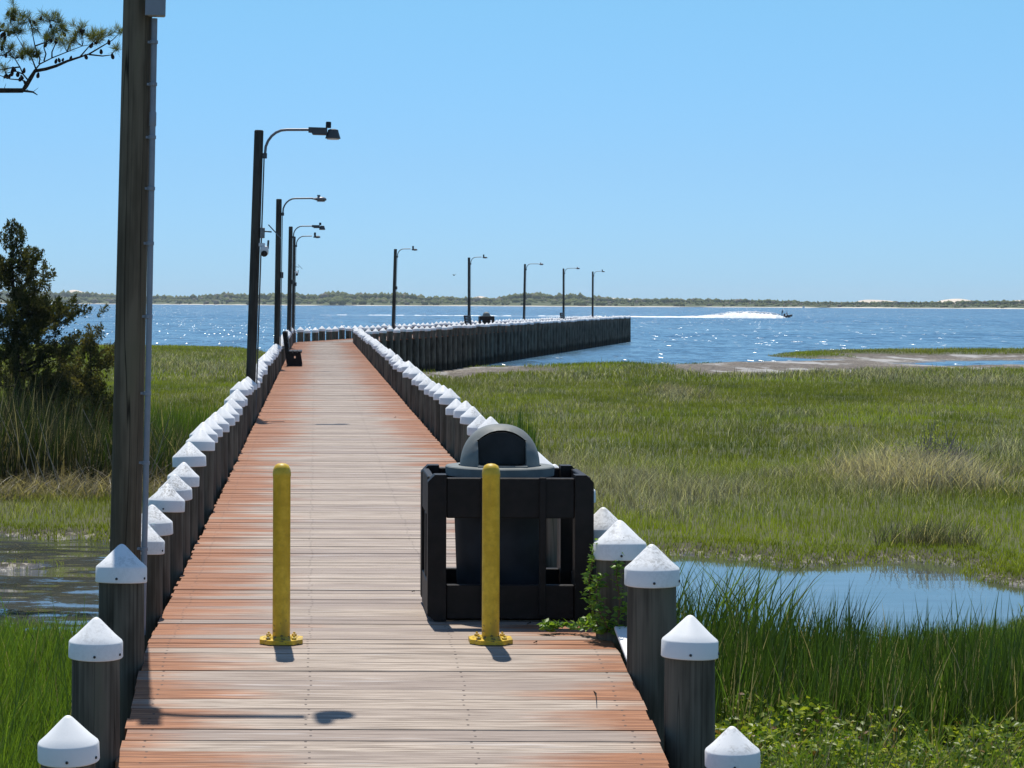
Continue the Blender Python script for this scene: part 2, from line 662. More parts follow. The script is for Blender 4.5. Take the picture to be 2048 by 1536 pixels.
def beams():
    for xo in (XL + 0.10, (XL + XR) / 2, XR - 0.10):
        mb = MB()
        pts = [D0, 11.6, 40, D_BEND]
        for a, b in zip(pts[:-1], pts[1:]):
            za, zb = deck_z(a) - 0.040, deck_z(b) - 0.040
            vs = [(xo - 0.04, a, za), (xo + 0.04, a, za), (xo + 0.04, a, za - 0.28), (xo - 0.04, a, za - 0.28),
                  (xo - 0.04, b, zb), (xo + 0.04, b, zb), (xo + 0.04, b, zb - 0.28), (xo - 0.04, b, zb - 0.28)]
            mb.raw(vs, [(0, 1, 2, 3), (7, 6, 5, 4), (0, 4, 5, 1), (1, 5, 6, 2), (2, 6, 7, 3), (3, 7, 4, 0)])
        bpart(mb, 'support_beam', M_beam)
    for off in (0.24, 2.56):
        mb = MB()
        a, b = D_BEND + 0.7, D_END - 0.3
        xa, xb = xl2(a) + off, xl2(b) + off
        za = 0.12 - 0.040
        vs = [(xa - 0.04, a, za), (xa + 0.04, a, za), (xa + 0.04, a, za - 0.28), (xa - 0.04, a, za - 0.28),
              (xb - 0.04, b, za), (xb + 0.04, b, za), (xb + 0.04, b, za - 0.28), (xb - 0.04, b, za - 0.28)]
        mb.raw(vs, [(0, 1, 2, 3), (7, 6, 5, 4), (0, 4, 5, 1), (1, 5, 6, 2), (2, 6, 7, 3), (3, 7, 4, 0)])
        bpart(mb, 'support_beam', M_beam)
    # horizontal wales bolted along the inside of the pile rows, below the deck
    def wale(p, q, z, t=0.10, h=0.24):
        mb = MB()
        p, q = Vector(p), Vector(q)
        dr = (q - p).normalized()
        s = Vector((dr.y, -dr.x, 0)) * t / 2
        vs = []
        for e in (p, q):
            for sg, zz in ((-1, z), (1, z), (1, z - h), (-1, z - h)):
                v = e + s * sg
                vs.append((v.x, v.y, zz))
        mb.raw(vs, [(0, 1, 2, 3), (7, 6, 5, 4), (0, 4, 5, 1), (1, 5, 6, 2), (2, 6, 7, 3), (3, 7, 4, 0)])
        bpart(mb, 'wale_beam', M_beam)
    wale((XL + 0.02, 11.8, 0), (XL + 0.02, D_BEND, 0), -0.42)
    wale((XR - 0.02, 11.8, 0), (XR - 0.02, D_BEND, 0), -0.42)
    for off in (0.20, 2.60):
        wale((xl2(D_BEND + .4) + off, D_BEND + .4, 0), (xl2(D_END - .3) + off, D_END - .3, 0), -0.30)
        wale((xl2(D_BEND + .4) + off, D_BEND + .4, 0), (xl2(D_END - .3) + off, D_END - .3, 0), -0.95)
    # cross caps under the deck so that the gaps do not show bare light
    for d in np.arange(12.5, D_BEND, 3.6):
        mb = MB()
        z = deck_z(d) - 0.33
        mb.box((XL - 0.02, d - 0.07, z - 0.25), (XR + 0.02, d + 0.07, z))
        bpart(mb, 'cross_beam', M_beam)


beams()

# ------------------------------------------------------------------ piles
SH = []
for i in range(5):
    mb = MB()
    r = 0.118
    prof = [(r * 1.04, -3.3), (r * 1.03, -2.0), (r * 1.0, -1.0), (r * 0.985, -0.3), (r * 0.97, -0.02)]
    mb.lathe(prof, 28, jit=0.012, seed=i)
    SH.append(mb.mesh('timber_shaft', M_timber, True, 40))


def cap_mesh(mat):
    mb = MB()
    r = 0.13
    prof = [(r - 0.002, -0.078), (r + 0.001, -0.074), (r, -0.004), (r - 0.004, 0.004), (r * 0.72, 0.032), (r * 0.16, 0.105), (r * 0.08, 0.1125), (0.0012, 0.115)]
    mb.lathe(prof, 32, cap_lo=False)
    # underside lip
    mb.lathe([(r - 0.008, -0.078), (r - 0.002, -0.078)], 32, cap_lo=True, cap_hi=False)
    return mb.mesh('cap', mat, True, 30)


CAPM, CAPD = cap_mesh(M_cap), cap_mesh(M_capdirty)


screw_mb = MB().lathe([(0.0065, 0.0), (0.0065, 0.004), (0.003, 0.0055)], 8)
SCREWM = screw_mb.mesh('screw', M_screw, True, 40)

PILES = []
G_PILE = 'capped timber piles along the boardwalk'


def pile(x, d, ztip, label, r=0.13, screws=0, slim=1.0, rot=None):
    """ztip = height of the cap's point"""
    k = r / 0.13
    root = empty('timber_pile', (x, d, ztip - 0.115 * k))
    tag(root, label, 'pile', G_PILE)
    s = link('timber_shaft', SH[random.randrange(5)], root)
    s.scale = (k * slim, k * slim, 1.0)
    s.rotation_euler = (0, 0, random.uniform(0, 6.28))
    s.location = (0, 0, -0.05)
    c = link('cap', CAPD if any(k_ in label for k_ in ('mottled', 'scuffed', 'speckled', 'streaked', 'marked')) else CAPM, root)
    c.scale = (k, k, k)
    c.rotation_euler = (random.uniform(-0.055, 0.055), random.uniform(-0.055, 0.055), random.uniform(0, 6.28) if rot is None else rot)
    if screws:
        a0 = c.rotation_euler.z
        for a in [-PI / 2, -PI / 2 + 1.25][:screws]:
            q = link('screw', SCREWM, c)
            a += random.uniform(-0.15, 0.15) - a0
            q.location = (0.1305 * math.cos(a), 0.1305 * math.sin(a), -0.055)
            q.rotation_euler = Vector((math.cos(a), math.sin(a), 0)).to_track_quat('Z', 'Y').to_euler()
    PILES.append((root, x, d))
    return root


def pile_px(px, tip, d, r, label, screws=1):
    p = P(px, tip, d)
    return pile(p.x, d, p.z, label, r, screws)


LROW = [
    (137, 1430, 8.95, 0.122, 'lowest pile left of the ramp, only its clean white cap showing above broad-leaved grass'),
    (192, 1234, 10.07, 0.121, 'short dark pile with clean bright cap, in front of the pile with the shaded cap'),
    (243, 1088, 11.4, 0.130, 'pile whose white cap is mostly in the shadow of the tall light pole behind it'),
    (288, 1044, 12.9, 0.120, 'pile mostly hidden by the nearest light pole, its speckled cap edge showing'),
    (305, 1009, 13.9, 0.125, 'pile with dark streaked cap peeking past the grey conduit of the nearest light pole'),
    (333, 967, 14.95, 0.124, 'pile with grey scuffed cap, first one left of the deck standing clear of the conduit'),
    (350, 948, 15.9, 0.121, 'pile with lightly mottled cap left of the deck, second clear of the grey conduit'),
    (367, 924, 16.9, 0.121, 'pile with faintly marked white cap, third one clear of the conduit in the left row'),
]
RROW = [
    (1465, 1452, 9.72, 0.118, 'lowest pile right of the ramp, only its scuffed cap showing above the leafy undergrowth'),
    (1380, 1230, 10.45, 0.131, 'tall pile with clean white cap right of the ramp, leafy undergrowth at its foot'),
    (1304, 1088, 11.3, 0.138, 'pile with grey mottled cone cap between the creeper-covered pile and the ramp foot'),
    (1240, 1040, 12.1, 0.142, 'wide white-capped pile overgrown with green creeper beside the bin enclosure'),
    (1207, 1014, 13.3, 0.136, 'pile with speckled cap half hidden behind the right side of the bin enclosure'),
]
for q in LROW:
    pile_px(*q[:4], q[4], screws=2 if q[2] < 13 else 1)
for q in RROW:
    pile_px(*q[:4], q[4], screws=2 if q[2] < 12 else 1)

lampsL = [(12.35, 'the nearest light pole'), (34.6, 'the light pole carrying the security camera'), (58.4, 'the light pole before the bench'), (83.0, 'the fourth light pole')]
d = 18.0
while d < D_BEND - 0.5:
    tip = deck_z(d) + 0.67 + random.uniform(-0.045, 0.04)
    lab = 'white-capped pile of the left row along the straight deck, past the conduit pole'
    pile(-1.0 + random.uniform(-0.02, 0.02), d, tip, lab, random.uniform(0.124, 0.138), 0)
    d += 1.2 * random.uniform(0.8, 1.2)
d = 14.7
first = ['white-capped pile seen through the open right side of the bin enclosure']
while d < D_BEND - 0.3:
    tip = deck_z(d) + 0.655 + random.uniform(-0.045, 0.04)
    lab = 'white-capped pile of the right row along the straight deck, beyond the bin enclosure'
    if first:
        lab = first.pop()
    pile(1.71 + random.uniform(-0.02, 0.02), d, tip, lab, random.uniform(0.124, 0.138), 0)
    d += 1.22 * random.uniform(0.8, 1.2)
d = D_BEND + 0.45
while d < D_END:
    tip = 0.12 + 0.60 + random.uniform(-0.04, 0.04)
    pile(xl2(d) + random.uniform(-0.02, 0.02), d, tip, 'white-capped pile of the far row on the bent leg over the bay', random.uniform(0.150, 0.166), 0)
    d += 1.30 * random.uniform(0.92, 1.08)
d = D_BEND + 0.75
while d < D_END + 0.3:
    tip = 0.12 + 0.585 + random.uniform(-0.04, 0.04)
    pile(xl2(d) + 2.8 + random.uniform(-0.02, 0.02), d, tip, 'white-capped pile of the near row on the bent leg over the bay', random.uniform(0.150, 0.168), 0)
    d += 1.44 * random.uniform(0.92, 1.08)
for k, t in enumerate((0.25, 0.5, 0.75)):
    pile(xl2(D_END) + 2.8 * t, D_END + 0.3 - t * 0.6, 0.70 + random.uniform(-0.03, 0.03), 'white-capped pile closing the outer end of the pier', 0.128, 0)

# ------------------------------------------------------------------ light poles


def lamp_post(x, d, height, lean, r0, label, kind, arm_len, conduit='dark', box_z=None, mat=None, zbase=-3.0, near=False, arm_drop=0.9, ls=1.0):
    """height above deck 0 of the pole top; lean = dx per metre; kind of luminaire"""
    z0 = deck_z(d) if d < D_BEND else 0.12
    root = empty('lamp_post', (x, d, z0), (0, math.atan(lean), 0))
    tag(root, label, 'lamp post', 'lamp posts along the boardwalk')
    top = height - z0
    r1 = r0 * 0.93
    mb = MB()
    mb.lathe([(r0 * 1.02, zbase), (r0, -0.2), (r0 * 0.98, 1.2), ((r0 + r1) / 2, top * 0.6), (r1, top - 0.015), (r1 - 0.012, top)], 28 if near else 14, jit=0.01, seed=int(d))
    mb.build('pole', mat or M_poledark, root, True, 35)
    # arm
    zs = top - arm_drop * 0.38
    xs = r1 + 0.03
    rise = 0.02
    pts = [(xs, 0, zs - 0.06), (xs + 0.005, 0, zs)]
    R = 0.34
    ztop = top + rise
    for k in range(1, 7):
        a = k / 6 * PI / 2
        pts.append((xs + R * (1 - math.cos(a)) * 0.95, 0, zs + (ztop - zs) * math.sin(a)))
    xh = arm_len - 0.42 if kind == 'box' else arm_len - 0.28 * ls
    pts.append((max(xh, xs + R + 0.04), 0, ztop + 0.012))
    MB().tube(pts, 0.021, 8).build('arm', M_arm, root, True, 50)
    mb = MB()
    mb.lathe([(0.036, -0.05), (0.036, 0.03)], 10, Matrix.Translation((xs, 0, zs - 0.04)))
    mb.box((r1 * 0.6, -0.03, zs - 0.075), (xs + 0.004, 0.03, zs - 0.03))
    mb.build('arm_clamp', M_lum, root)
    # luminaire
    zl = ztop + 0.012
    if kind == 'box':
        mb = MB()
        mb.prism([(xh - 0.02, zl + 0.035), (xh + 0.27, zl + 0.035), (xh + 0.27, zl - 0.075), (xh + 0.05, zl - 0.075), (xh + 0.03, zl - 0.045), (xh - 0.02, zl - 0.04)], 1, -0.075, 0.075)
        lum = mb.build('luminaire', M_lum, root)
        mb = MB()
        mb.lathe([(0.145, -0.125), (0.142, -0.112), (0.11, -0.035), (0.095, 0.01), (0.05, 0.022)], 18, Matrix.Translation((xh + 0.36, 0, zl)) @ Matrix.Diagonal((0.82, 0.8, 1, 1)))
        mb.build('reflector_hood', M_lum, lum, True, 40)
        mb = MB().lathe([(0.11, -0.014), (0.125, 0.0)], 16, Matrix.Translation((xh + 0.36, 0, zl - 0.125)) @ Matrix.Diagonal((0.82, 0.8, 1, 1)))
        mb.build('lens', M_lens, lum, True, 40)
        MB().lathe([(0.042, 0.0), (0.042, 0.085), (0.036, 0.095)], 12, Matrix.Translation((xh + 0.285, 0, zl + 0.036))).build('photocell', M_black, lum, True, 40)
    elif kind == 'leaf':
        mb = MB()
        prof = [(0.024, 0.0), (0.035, 0.06), (0.085, 0.16), (0.105, 0.24), (0.095, 0.31), (0.05, 0.37), (0.012, 0.385)]
        mtx = Matrix.Translation((xh - 0.04, 0, zl - 0.012)) @ Matrix.Rotation(math.radians(92), 4, 'Y') @ Matrix.Diagonal((0.62, 1.0, 1.0, 1))
        mb.lathe(prof, 16, mtx)
        lum = mb.build('luminaire', M_arm, root, True, 50)
        mb = MB().lathe([(0.09, 0.0), (0.075, 0.016)], 14, Matrix.Translation((xh + 0.2, 0, zl - 0.088)) @ Matrix.Diagonal((1.25, 0.8, 1, 1)))
        mb.build('lens', M_lens, lum, True, 40)
        MB().lathe([(0.035, 0.0), (0.035, 0.02), (0.045, 0.024), (0.045, 0.05)], 10, Matrix.Translation((xh + 0.14, 0, zl + 0.038))).build('photocell', M_arm, lum, True, 40)
    else:
        mb = MB()
        mb.lathe([(0.05, -0.075), (0.085, -0.07), (0.085, -0.02), (0.05, 0.012)], 12, Matrix.Translation((xh + 0.20 * ls, 0, zl)) @ Matrix.Diagonal((1.7 * ls, 0.9 * ls, 1, 1)))
        lum = mb.build('luminaire', M_lum, root, True, 40)
        MB().lathe([(0.06 * ls, -0.088), (0.06 * ls, -0.076)], 10, Matrix.Translation((xh + 0.22 * ls, 0, zl))).build('lens', M_lens, lum)
        MB().lathe([(0.045, 0.0), (0.045, 0.13), (0.038, 0.14)], 10, Matrix.Translation((xh + 0.12 * ls, 0, zl + 0.010))).build('photocell', M_black, lum, True, 40)
    return root, r0, r1, top, xs


# nearest pole: a shorter one whose top stands above the picture
cpt = P(247.5, 1120, 12.35)
nroot, r0, r1, ntop, nxs = lamp_post(cpt.x, 12.35, 3.62, 0.0195, 0.0865, 'nearest tall timber light pole with grey conduit strapped to its right side', 'small', 1.02, mat=M_pole, near=True, arm_drop=0.25, ls=0.68)
zc_ = [0.45, 0.92, 1.30, 1.72, 2.12, 2.42, 2.70, 2.99, 3.22]
mb = MB()
cxp = 0.105
mb.tube([(cxp + 0.004, -0.055, -0.02), (cxp + 0.002, -0.055, 1.5), (cxp - 0.008, -0.05, 3.35)], 0.0165, 14)
cnd = mb.build('conduit', M_conduit, nroot, True, 40)
for z in zc_:
    k = MB()
    xo = cxp + 0.004 - 0.012 * max(0, z) / 3.35
    k.lathe([(0.0165, -0.011), (0.0215, -0.009), (0.0215, 0.009), (0.0165, 0.011)], 14, Matrix.Translation((xo, -0.054, z)))
    k.box((xo - 0.05, -0.052, z - 0.007), (xo - 0.015, -0.036, z + 0.007))
    k.build('strap', M_conduit, cnd, True, 40)
k = MB().lathe([(0.0175, 0), (0.0195, 0.004), (0.0195, 0.075), (0.0175, 0.08)], 14, Matrix.Translation((cxp - 0.005, -0.052, 2.76)))
k.build('coupling', M_conduit, cnd, True, 40)
mb = MB().box((0.058, -0.135, 3.36), (0.155, -0.02, 3.60), 0.006)
jb = mb.build('junction_box', simple('junction_box_grey', (0.33, 0.335, 0.34), 0.5, 0.4, var=0.06), nroot)
MB().box((0.052, -0.144, 3.355), (0.161, -0.135, 3.605), 0.003).build('cover', M_conduit, jb)


def conduit_for(root, r0, r1, top, boxz, boxm, light=None):
    mb = MB()
    za = top - 0.42
    mb.tube([(r0 + 0.018, -0.035, 0.0), (r0 + 0.016, -0.035, za * 0.5), (r1 + 0.022, -0.03, za)], 0.011, 8)
    c = mb.build('conduit', light or M_darkconduit, root, True, 40)
    if boxz:
        MB().box((r0 - 0.005, -0.085, boxz), (r0 + 0.065, 0.01, boxz + 0.16), 0.006).build('junction_box', boxm, root)
    return c


specs = [
    (500, 34.6, 260, 518, 0.0765, 'tall dark light pole carrying a white security camera and small solar panel', 'box', 1.20),
    (553.5, 58.4, 398, 558, 0.079, 'dark light pole with leaf-shaped lamp head, standing just before the deck bench', 'leaf', 1.17),
    (577.5, 83.0, 453, 581.5, 0.08, 'dark light pole with boxy lamp head behind the deck bench', 'box', 1.22),
    (585.5, 93.6, 473, 588.5, 0.066, 'slim dark light pole at the bend of the boardwalk, small camera on its right side', 'small', 1.02),
    (786, 114.6, 498, 791, 0.086, 'first dark light pole past the bend, standing alone left of the far bin', 'small', 1.05),
    (938, 136.5, 515, 938, 0.082, 'dark light pole on the bent leg next to the far dome-topped bin', 'small', 1.05),
    (1047.5, 159.9, 528, 1050, 0.078, 'middle dark light pole of the bent leg, pale stripe of lamp lens', 'leaf', 1.25),
    (1127, 181.3, 537, 1127, 0.078, 'dark light pole of the bent leg with bright sunlit arm, beside the far bench', 'leaf', 1.25),
    (1185, 199.2, 543, 1185.5, 0.078, 'outermost dark light pole near the end of the pier', 'small', 1.0),
]
POLES = []
for i, (px, d, ytop, xtop, r0, lab, kind, al) in enumerate(specs):
    base = P(px, 700, d)
    tp = P(xtop, ytop, d)
    zb = deck_z(d) if d < D_BEND else 0.12
    h = tp.z
    bx = (px - CX) / F * d
    # px is the pole's foot at deck-cap level
    lean = (tp.x - bx) / (h - zb)
    root, a, b, t, xs = lamp_post(bx, d, h, lean, r0, lab, kind, al)
    root.location.x = bx
    boxm = simple('junction_box_dark', (0.16, 0.17, 0.17), 0.5, 0.4) if i == 0 else M_darkconduit
    conduit_for(root, a, b, t, (2.75 if i == 0 else 2.35) if i < 5 else None, boxm, M_conduit if i == 2 else None)
    POLES.append((root, a, b, t))


def security_cam(pole, zc, sc, label, panel_lab, with_arm=True):
    """camera hung on the right side of a pole: bracket, body, lens, and a solar panel above on its own arm"""
    root, a, b, t = pole
    m = root.matrix_basis
    o = m @ Vector((a, -0.02, zc))
    cam_o = empty('security_camera', o, root.rotation_euler)
    tag(cam_o, label, 'security camera')
    MB().box((-0.03, -0.03, 0.0), (0.075 * sc, 0.03, 0.055 * sc), 0.008).build('bracket', M_camw, cam_o)
    mb = MB().lathe([(0.035 * sc, -0.145 * sc), (0.062 * sc, -0.115 * sc), (0.066 * sc, -0.05 * sc), (0.055 * sc, 0.0), (0.02 * sc, 0.012 * sc)], 16, Matrix.Translation((0.068 * sc, -0.03, 0.0)))
    body = mb.build('camera_body', M_camw, cam_o, True, 50)
    mb = MB().lathe([(0.046 * sc, 0.0), (0.05 * sc, 0.02 * sc), (0.02 * sc, 0.03 * sc)], 14, Matrix.Translation((0.068 * sc, -0.068, -0.105 * sc)) @ Matrix.Rotation(math.radians(105), 4, 'X'))
    mb.build('lens', M_black, body, True, 40)
    MB().tube([(0.12 * sc, -0.02, -0.03 * sc), (0.125 * sc, -0.02, 0.10 * sc)], 0.016 * sc, 8).build('antenna', M_lum, cam_o, True, 40)
    p = m @ Vector((a, -0.02, zc + 0.24 * sc))
    sp = empty('solar_panel', p, root.rotation_euler)
    tag(sp, panel_lab, 'solar panel')
    MB().tube([(-0.02, 0, 0), (0.17 * sc, 0, -0.01)], 0.011 * sc, 8).build('arm', M_lum, sp, True, 40)
    MB().box((-0.14 * sc, -0.09 * sc, -0.008 * sc), (0.14 * sc, 0.09 * sc, 0.008 * sc), 0.002, Matrix.Translation((0.215 * sc, 0, 0.0)) @ Matrix.Rotation(math.radians(45), 4, 'Y')).build('panel', M_solar, sp)


security_cam(POLES[0], 1.8 + (604 - 492) * 34.6 / F - 0.04, 1.0, 'white security camera hanging on the right side of the second light pole', 'small tilted solar panel on a short arm above the big security camera')
security_cam(POLES[3], 1.8 + (604 - 545) * 93.6 / F - 0.1, 0.95, 'tiny grey security camera on the slim light pole at the bend', 'tiny tilted solar panel on the slim light pole at the bend')

# ------------------------------------------------------------------ bollards
FLANGE = MB()
pts = []
for k in range(4):
    a = PI / 4 + k * PI / 2
    for da in (-0.30, 0.30):
        pts.append((0.128 * math.cos(a + da), 0.128 * math.sin(a + da)))
FLANGE.prism(pts, 2, 0.0, 0.022)


def bollard(px, py, d, label):
    p = G(px, py, deck_z(11.9))
    root = empty('bollard', (p.x, p.y, deck_z(p.y) + 0.003), (0, 0, 0))
    tag(root, label, 'bollard', 'yellow steel bollards across the deck')
    r = 0.0465
    prof = [(r, 0.020), (r, 0.875), (r * 1.04, 0.878), (r * 1.04, 0.895), (r * 0.96, 0.917), (r * 0.78, 0.934), (r * 0.45, 0.943), (0.004, 0.946)]
    MB().lathe(prof, 28).build('post', M_yellow, root, True, 40)
    fl = link('base_flange', FLANGE.mesh('base_flange', M_yellow), root)
    mb = MB().lathe([(r + 0.014, 0.0222), (r + 0.011, 0.027), (r + 0.001, 0.033)], 28, cap_lo=True, cap_hi=False)
    mb.build('weld_collar', M_yellow, root, True, 40)
    for k in range(4):
        a = PI / 4 + k * PI / 2
        MB().lathe([(0.013, 0.0225), (0.013, 0.033), (0.006, 0.036), (0.006, 0.043)], 6, Matrix.Translation((0.096 * math.cos(a), 0.096 * math.sin(a), 0))).build('anchor_bolt', M_yellow, root)
    return root


bollard(562.5, 1285, 11.9, 'yellow bollard standing alone in the left half of the deck')
bollard(981, 1285, 11.9, 'yellow bollard standing in front of the bin enclosure')

# ------------------------------------------------------------------ bin enclosure and bin


def bin_enclosure(x0, y0, z0, W=0.935, D=0.84, H=0.825):
    """(x0,y0) = front centre"""
    root = empty('bin_enclosure', (x0, y0, z0))
    h = W / 2
    pw = 0.105

    def post(sx, sy):
        mb = MB()
        xa, xb = (-h, -h + pw) if sx < 0 else (h - pw, h)
        ya, yb = (0.0, pw) if sy < 0 else (D - pw, D)
        c = 0.04
        poly = [(xa + (c if sx < 0 else 0), 0), (xb - (c if sx > 0 else 0), 0), (xb, c if sx > 0 else 0), (xb, H - (c if sx > 0 else 0)), (xb - (c if sx > 0 else 0), H), (xa + (c if sx < 0 else 0), H), (xa, H - (c if sx < 0 else 0)), (xa, c if sx < 0 else 0)]
        q = []
        for p in poly:
            if not q or (abs(q[-1][0] - p[0]) + abs(q[-1][1] - p[1])) > 1e-6:
                q.append(p)
        if abs(q[0][0] - q[-1][0]) + abs(q[0][1] - q[-1][1]) < 1e-6:
            q.pop()
        # chamfered towards the outer face as well
        if sy < 0:
            mb.prism(q, 1, ya - 0.012, yb)
        else:
            mb.prism(q, 1, ya, yb + 0.012)
        mb.build('corner_post', M_plastic, root)

    for sx in (-1, 1):
        for sy in (-1, 1):
            post(sx, sy)

    def board(lo, hi, name):
        MB().box(lo, hi, 0.005).build(name, M_plastic, root)
    g = 0.0
    # front and back boards run between the corner posts
    for (ya, yb) in ((0.004, 0.045), (D - 0.045, D - 0.004)):
        board((-h + pw + 0.002, ya, H - 0.245), (h - pw - 0.002, yb, H - 0.018), 'top_board')
        board((-h + pw + 0.002, ya, 0.012), (h - pw - 0.002, yb, 0.205), 'bottom_board')
    for (xa, xb) in ((-h + 0.004, -h + 0.045), (h - 0.045, h - 0.004)):
        board((xa, pw + 0.002, H - 0.245), (xb, D - pw - 0.002, H - 0.018), 'top_board')
        board((xa, pw + 0.002, 0.012), (xb, D - pw - 0.002, 0.205), 'bottom_board')
    # upright battens on the front
    board((0.160, -0.014, 0.03), (0.200, 0.0035, H - 0.012), 'upright_batten')
    board((-0.17, -0.014, 0.03), (-0.13, 0.0035, H - 0.012), 'upright_batten')
    # floor slats
    for k in range(5):
        board((-h + 0.05, 0.055 + k * 0.149, 0.014), (h - 0.05, 0.055 + k * 0.149 + 0.125, 0.040), 'floor_slat')
    # side mullion boards
    for xa in (-h + 0.006, h - 0.046):
        board((xa, D / 2 - 0.05, 0.206), (xa + 0.04, D / 2 + 0.05, H - 0.246), 'side_board')
    return root


def trash_bin(x, y, z):
    root = empty('litter_bin', (x, y, z))
    MB().lathe([(0.238, 0.042), (0.244, 0.05), (0.260, 0.45), (0.272, 0.78)], 36).build('drum', M_drum, root, True, 40)
    ZR = 0.79
    mb = MB()
    mb.lathe([(0.300, ZR), (0.315, ZR + 0.002), (0.318, ZR + 0.05), (0.312, ZR + 0.056), (0.242, ZR + 0.058)], 48, cap_hi=False)
    rim = mb.build('lid_rim', M_dome, root, True, 40)
    # dome, with the throw-in opening cut out of its front
    R, HH, Z0 = 0.232, 0.243, ZR + 0.055
    n, m = 72, 22
    vs, fs = [], []

    def dome(th, ph):
        # th azimuth, ph 0 at rim .. 90 at top, a little square-shouldered
        c = math.cos(ph) ** 0.86
        return Vector((R * c * math.cos(th), R * c * math.sin(th), Z0 + HH * math.sin(ph)))
    half, ztop, zlo = 0.139, 0.212, 0.012

    def inside(v):
        if v.y > -0.02:
            return False
        zz = v.z - Z0
        sh = ztop - 0.058 * (abs(v.x) / half) ** 2.2
        return abs(v.x) < half and zlo < zz < sh
    for i in range(m + 1):
        ph = i / m * PI / 2
        for k in range(n):
            vs.append(dome(2 * PI * k / n, min(ph, PI / 2 - 0.004)))
    removed_edge = []
    for i in range(m):
        for k in range(n):
            k2 = (k + 1) % n
            q = (i * n + k, i * n + k2, (i + 1) * n + k2, (i + 1) * n + k)
            c = sum((vs[j] for j in q), Vector()) / 4
            if not inside(c):
                fs.append(q)
    fs.append(tuple(m * n + k for k in range(n)))
    # snap the border of the hole onto the opening's outline
    mb = MB().raw(vs, fs)
    me = mb.mesh('dome', M_dome, True, 60)
    bm = bmesh.new()
    bm.from_mesh(me)
    bmesh.ops.delete(bm, geom=[v for v in bm.verts if not v.link_faces], context='VERTS')
    for v in bm.verts:
        if v.is_boundary and v.co.y < -0.02 and Z0 + 0.004 < v.co.z:
            zz = v.co.z - Z0
            sh = ztop - 0.058 * min(1, abs(v.co.x) / half) ** 2.2
            if abs(abs(v.co.x) - half) < 0.02 and zz < sh - 0.01:
                v.co.x = math.copysign(half, v.co.x)
            elif zz > 0.1:
                v.co.z = Z0 + sh
            else:
                v.co.z = Z0 + zlo
    be = [e for e in bm.edges if e.is_boundary and all(v.co.z > Z0 + 0.008 for v in e.verts)]
    r = bmesh.ops.extrude_edge_only(bm, edges=be)
    for v in [g for g in r['geom'] if isinstance(g, bmesh.types.BMVert)]:
        v.co.y = max(v.co.y + 0.02, -0.155)
        v.co.x *= 0.975
    bmesh.ops.recalc_face_normals(bm, faces=bm.faces)
    bm.to_mesh(me)
    bm.free()
    me.polygons.foreach_set('use_smooth', [True] * len(me.polygons))
    me.set_sharp_from_angle(angle=math.radians(38))
    lid = link('dome_lid', me, root)
    # hinged flap set back in the opening
    poly = []
    hw = half - 0.006
    for k in range(13):
        x = -hw + 2 * hw * k / 12
        poly.append((x, Z0 + ztop - 0.010 - 0.058 * (abs(x) / half) ** 2.2))
    poly += [(hw, Z0 + zlo + 0.006), (-hw, Z0 + zlo + 0.006)]
    fl = MB().prism(poly, 1, -0.010, 0.0)
    o = fl.build('flap', M_flap, lid)
    o.location = (0, -0.125, 0)
    MB().box((-half - 0.004, -0.222, Z0 + 0.002), (half + 0.004, -0.13, Z0 + zlo), 0.002).build('opening_sill', M_dome, lid)
    return root


ec = P(1020.5, 1240, 12.68)
enc = bin_enclosure(ec.x, 12.68, deck_z(12.7) + 0.004)
tag(enc, 'large black plastic slatted enclosure around a dome-topped bin, right half of the deck', 'bin enclosure')
bn = P(999.5, 950, 13.13)
tb = trash_bin(bn.x, 13.13, deck_z(13.1) + 0.004)
tag(tb, 'grey litter bin with dome lid and dark flap standing in the near black enclosure', 'litter bin')
fx, fd = xl2(138.5) + 0.78, 138.5
e2 = copy_tree(enc)
tag(e2, 'small-looking dark bin enclosure far along the bent leg beside a light pole', 'bin enclosure')
t2 = copy_tree(tb)
tag(t2, 'far litter bin with pale dome lid showing above the pile caps', 'litter bin')
for o, dy in ((e2, 0.0), (t2, 0.45)):
    o.location = (fx + 0.02, fd + dy, 0.16)
t2.rotation_euler = (0, 0, PI * 0.8)

# ------------------------------------------------------------------ benches (seen from their end; they face right)


def bench(x, y, z, L=1.8):
    root = empty('bench', (x, y, z))
    # end frames: a splayed slab with a slot
    for ya in (0.0, L - 0.07):
        mb = MB()
        hw0, hw1 = 0.205, 0.150
        zt, zs0, zs1, sw = 0.36, 0.17, 0.27, 0.028
        mb.prism([(-hw0, 0), (-sw, 0), (-sw, zt), (-hw1, zt)], 1, ya, ya + 0.07)
        mb.prism([(sw, 0), (hw0, 0), (hw1, zt), (sw, zt)], 1, ya, ya + 0.07)
        mb.prism([(-sw, 0), (sw, 0), (sw, zs0), (-sw, zs0)], 1, ya + 0.002, ya + 0.068)
        mb.prism([(-sw, zs1), (sw, zs1), (sw, zt), (-sw, zt)], 1, ya + 0.002, ya + 0.068)
        mb.build('leg', M_bench, root)
    mb = MB()
    for k in range(3):
        mb.box((-0.17 + k * 0.125, -0.08, 0.362), (-0.17 + k * 0.125 + 0.115, L + 0.08, 0.405), 0.005)
    mb.box((-0.15, 0.08, 0.29), (0.15, L - 0.08, 0.36), 0.004)
    mb.build('seat', M_bench, root)
    rot = Matrix.Translation((-0.20, 0, 0.36)) @ Matrix.Rotation(math.radians(-8), 4, 'Y')
    mb = MB()
    for k in range(3):
        mb.box((0.03, -0.05, 0.12 + k * 0.155), (0.07, L + 0.05, 0.12 + k * 0.155 + 0.135), 0.005, rot)
    mb.build('backrest', M_bench, root)
    for ya in (0.02, L - 0.08):
        MB().box((-0.055, ya, -0.30), (0.028, ya + 0.06, 0.57), 0.006, rot).build('back_post', M_bench, root)
    return root


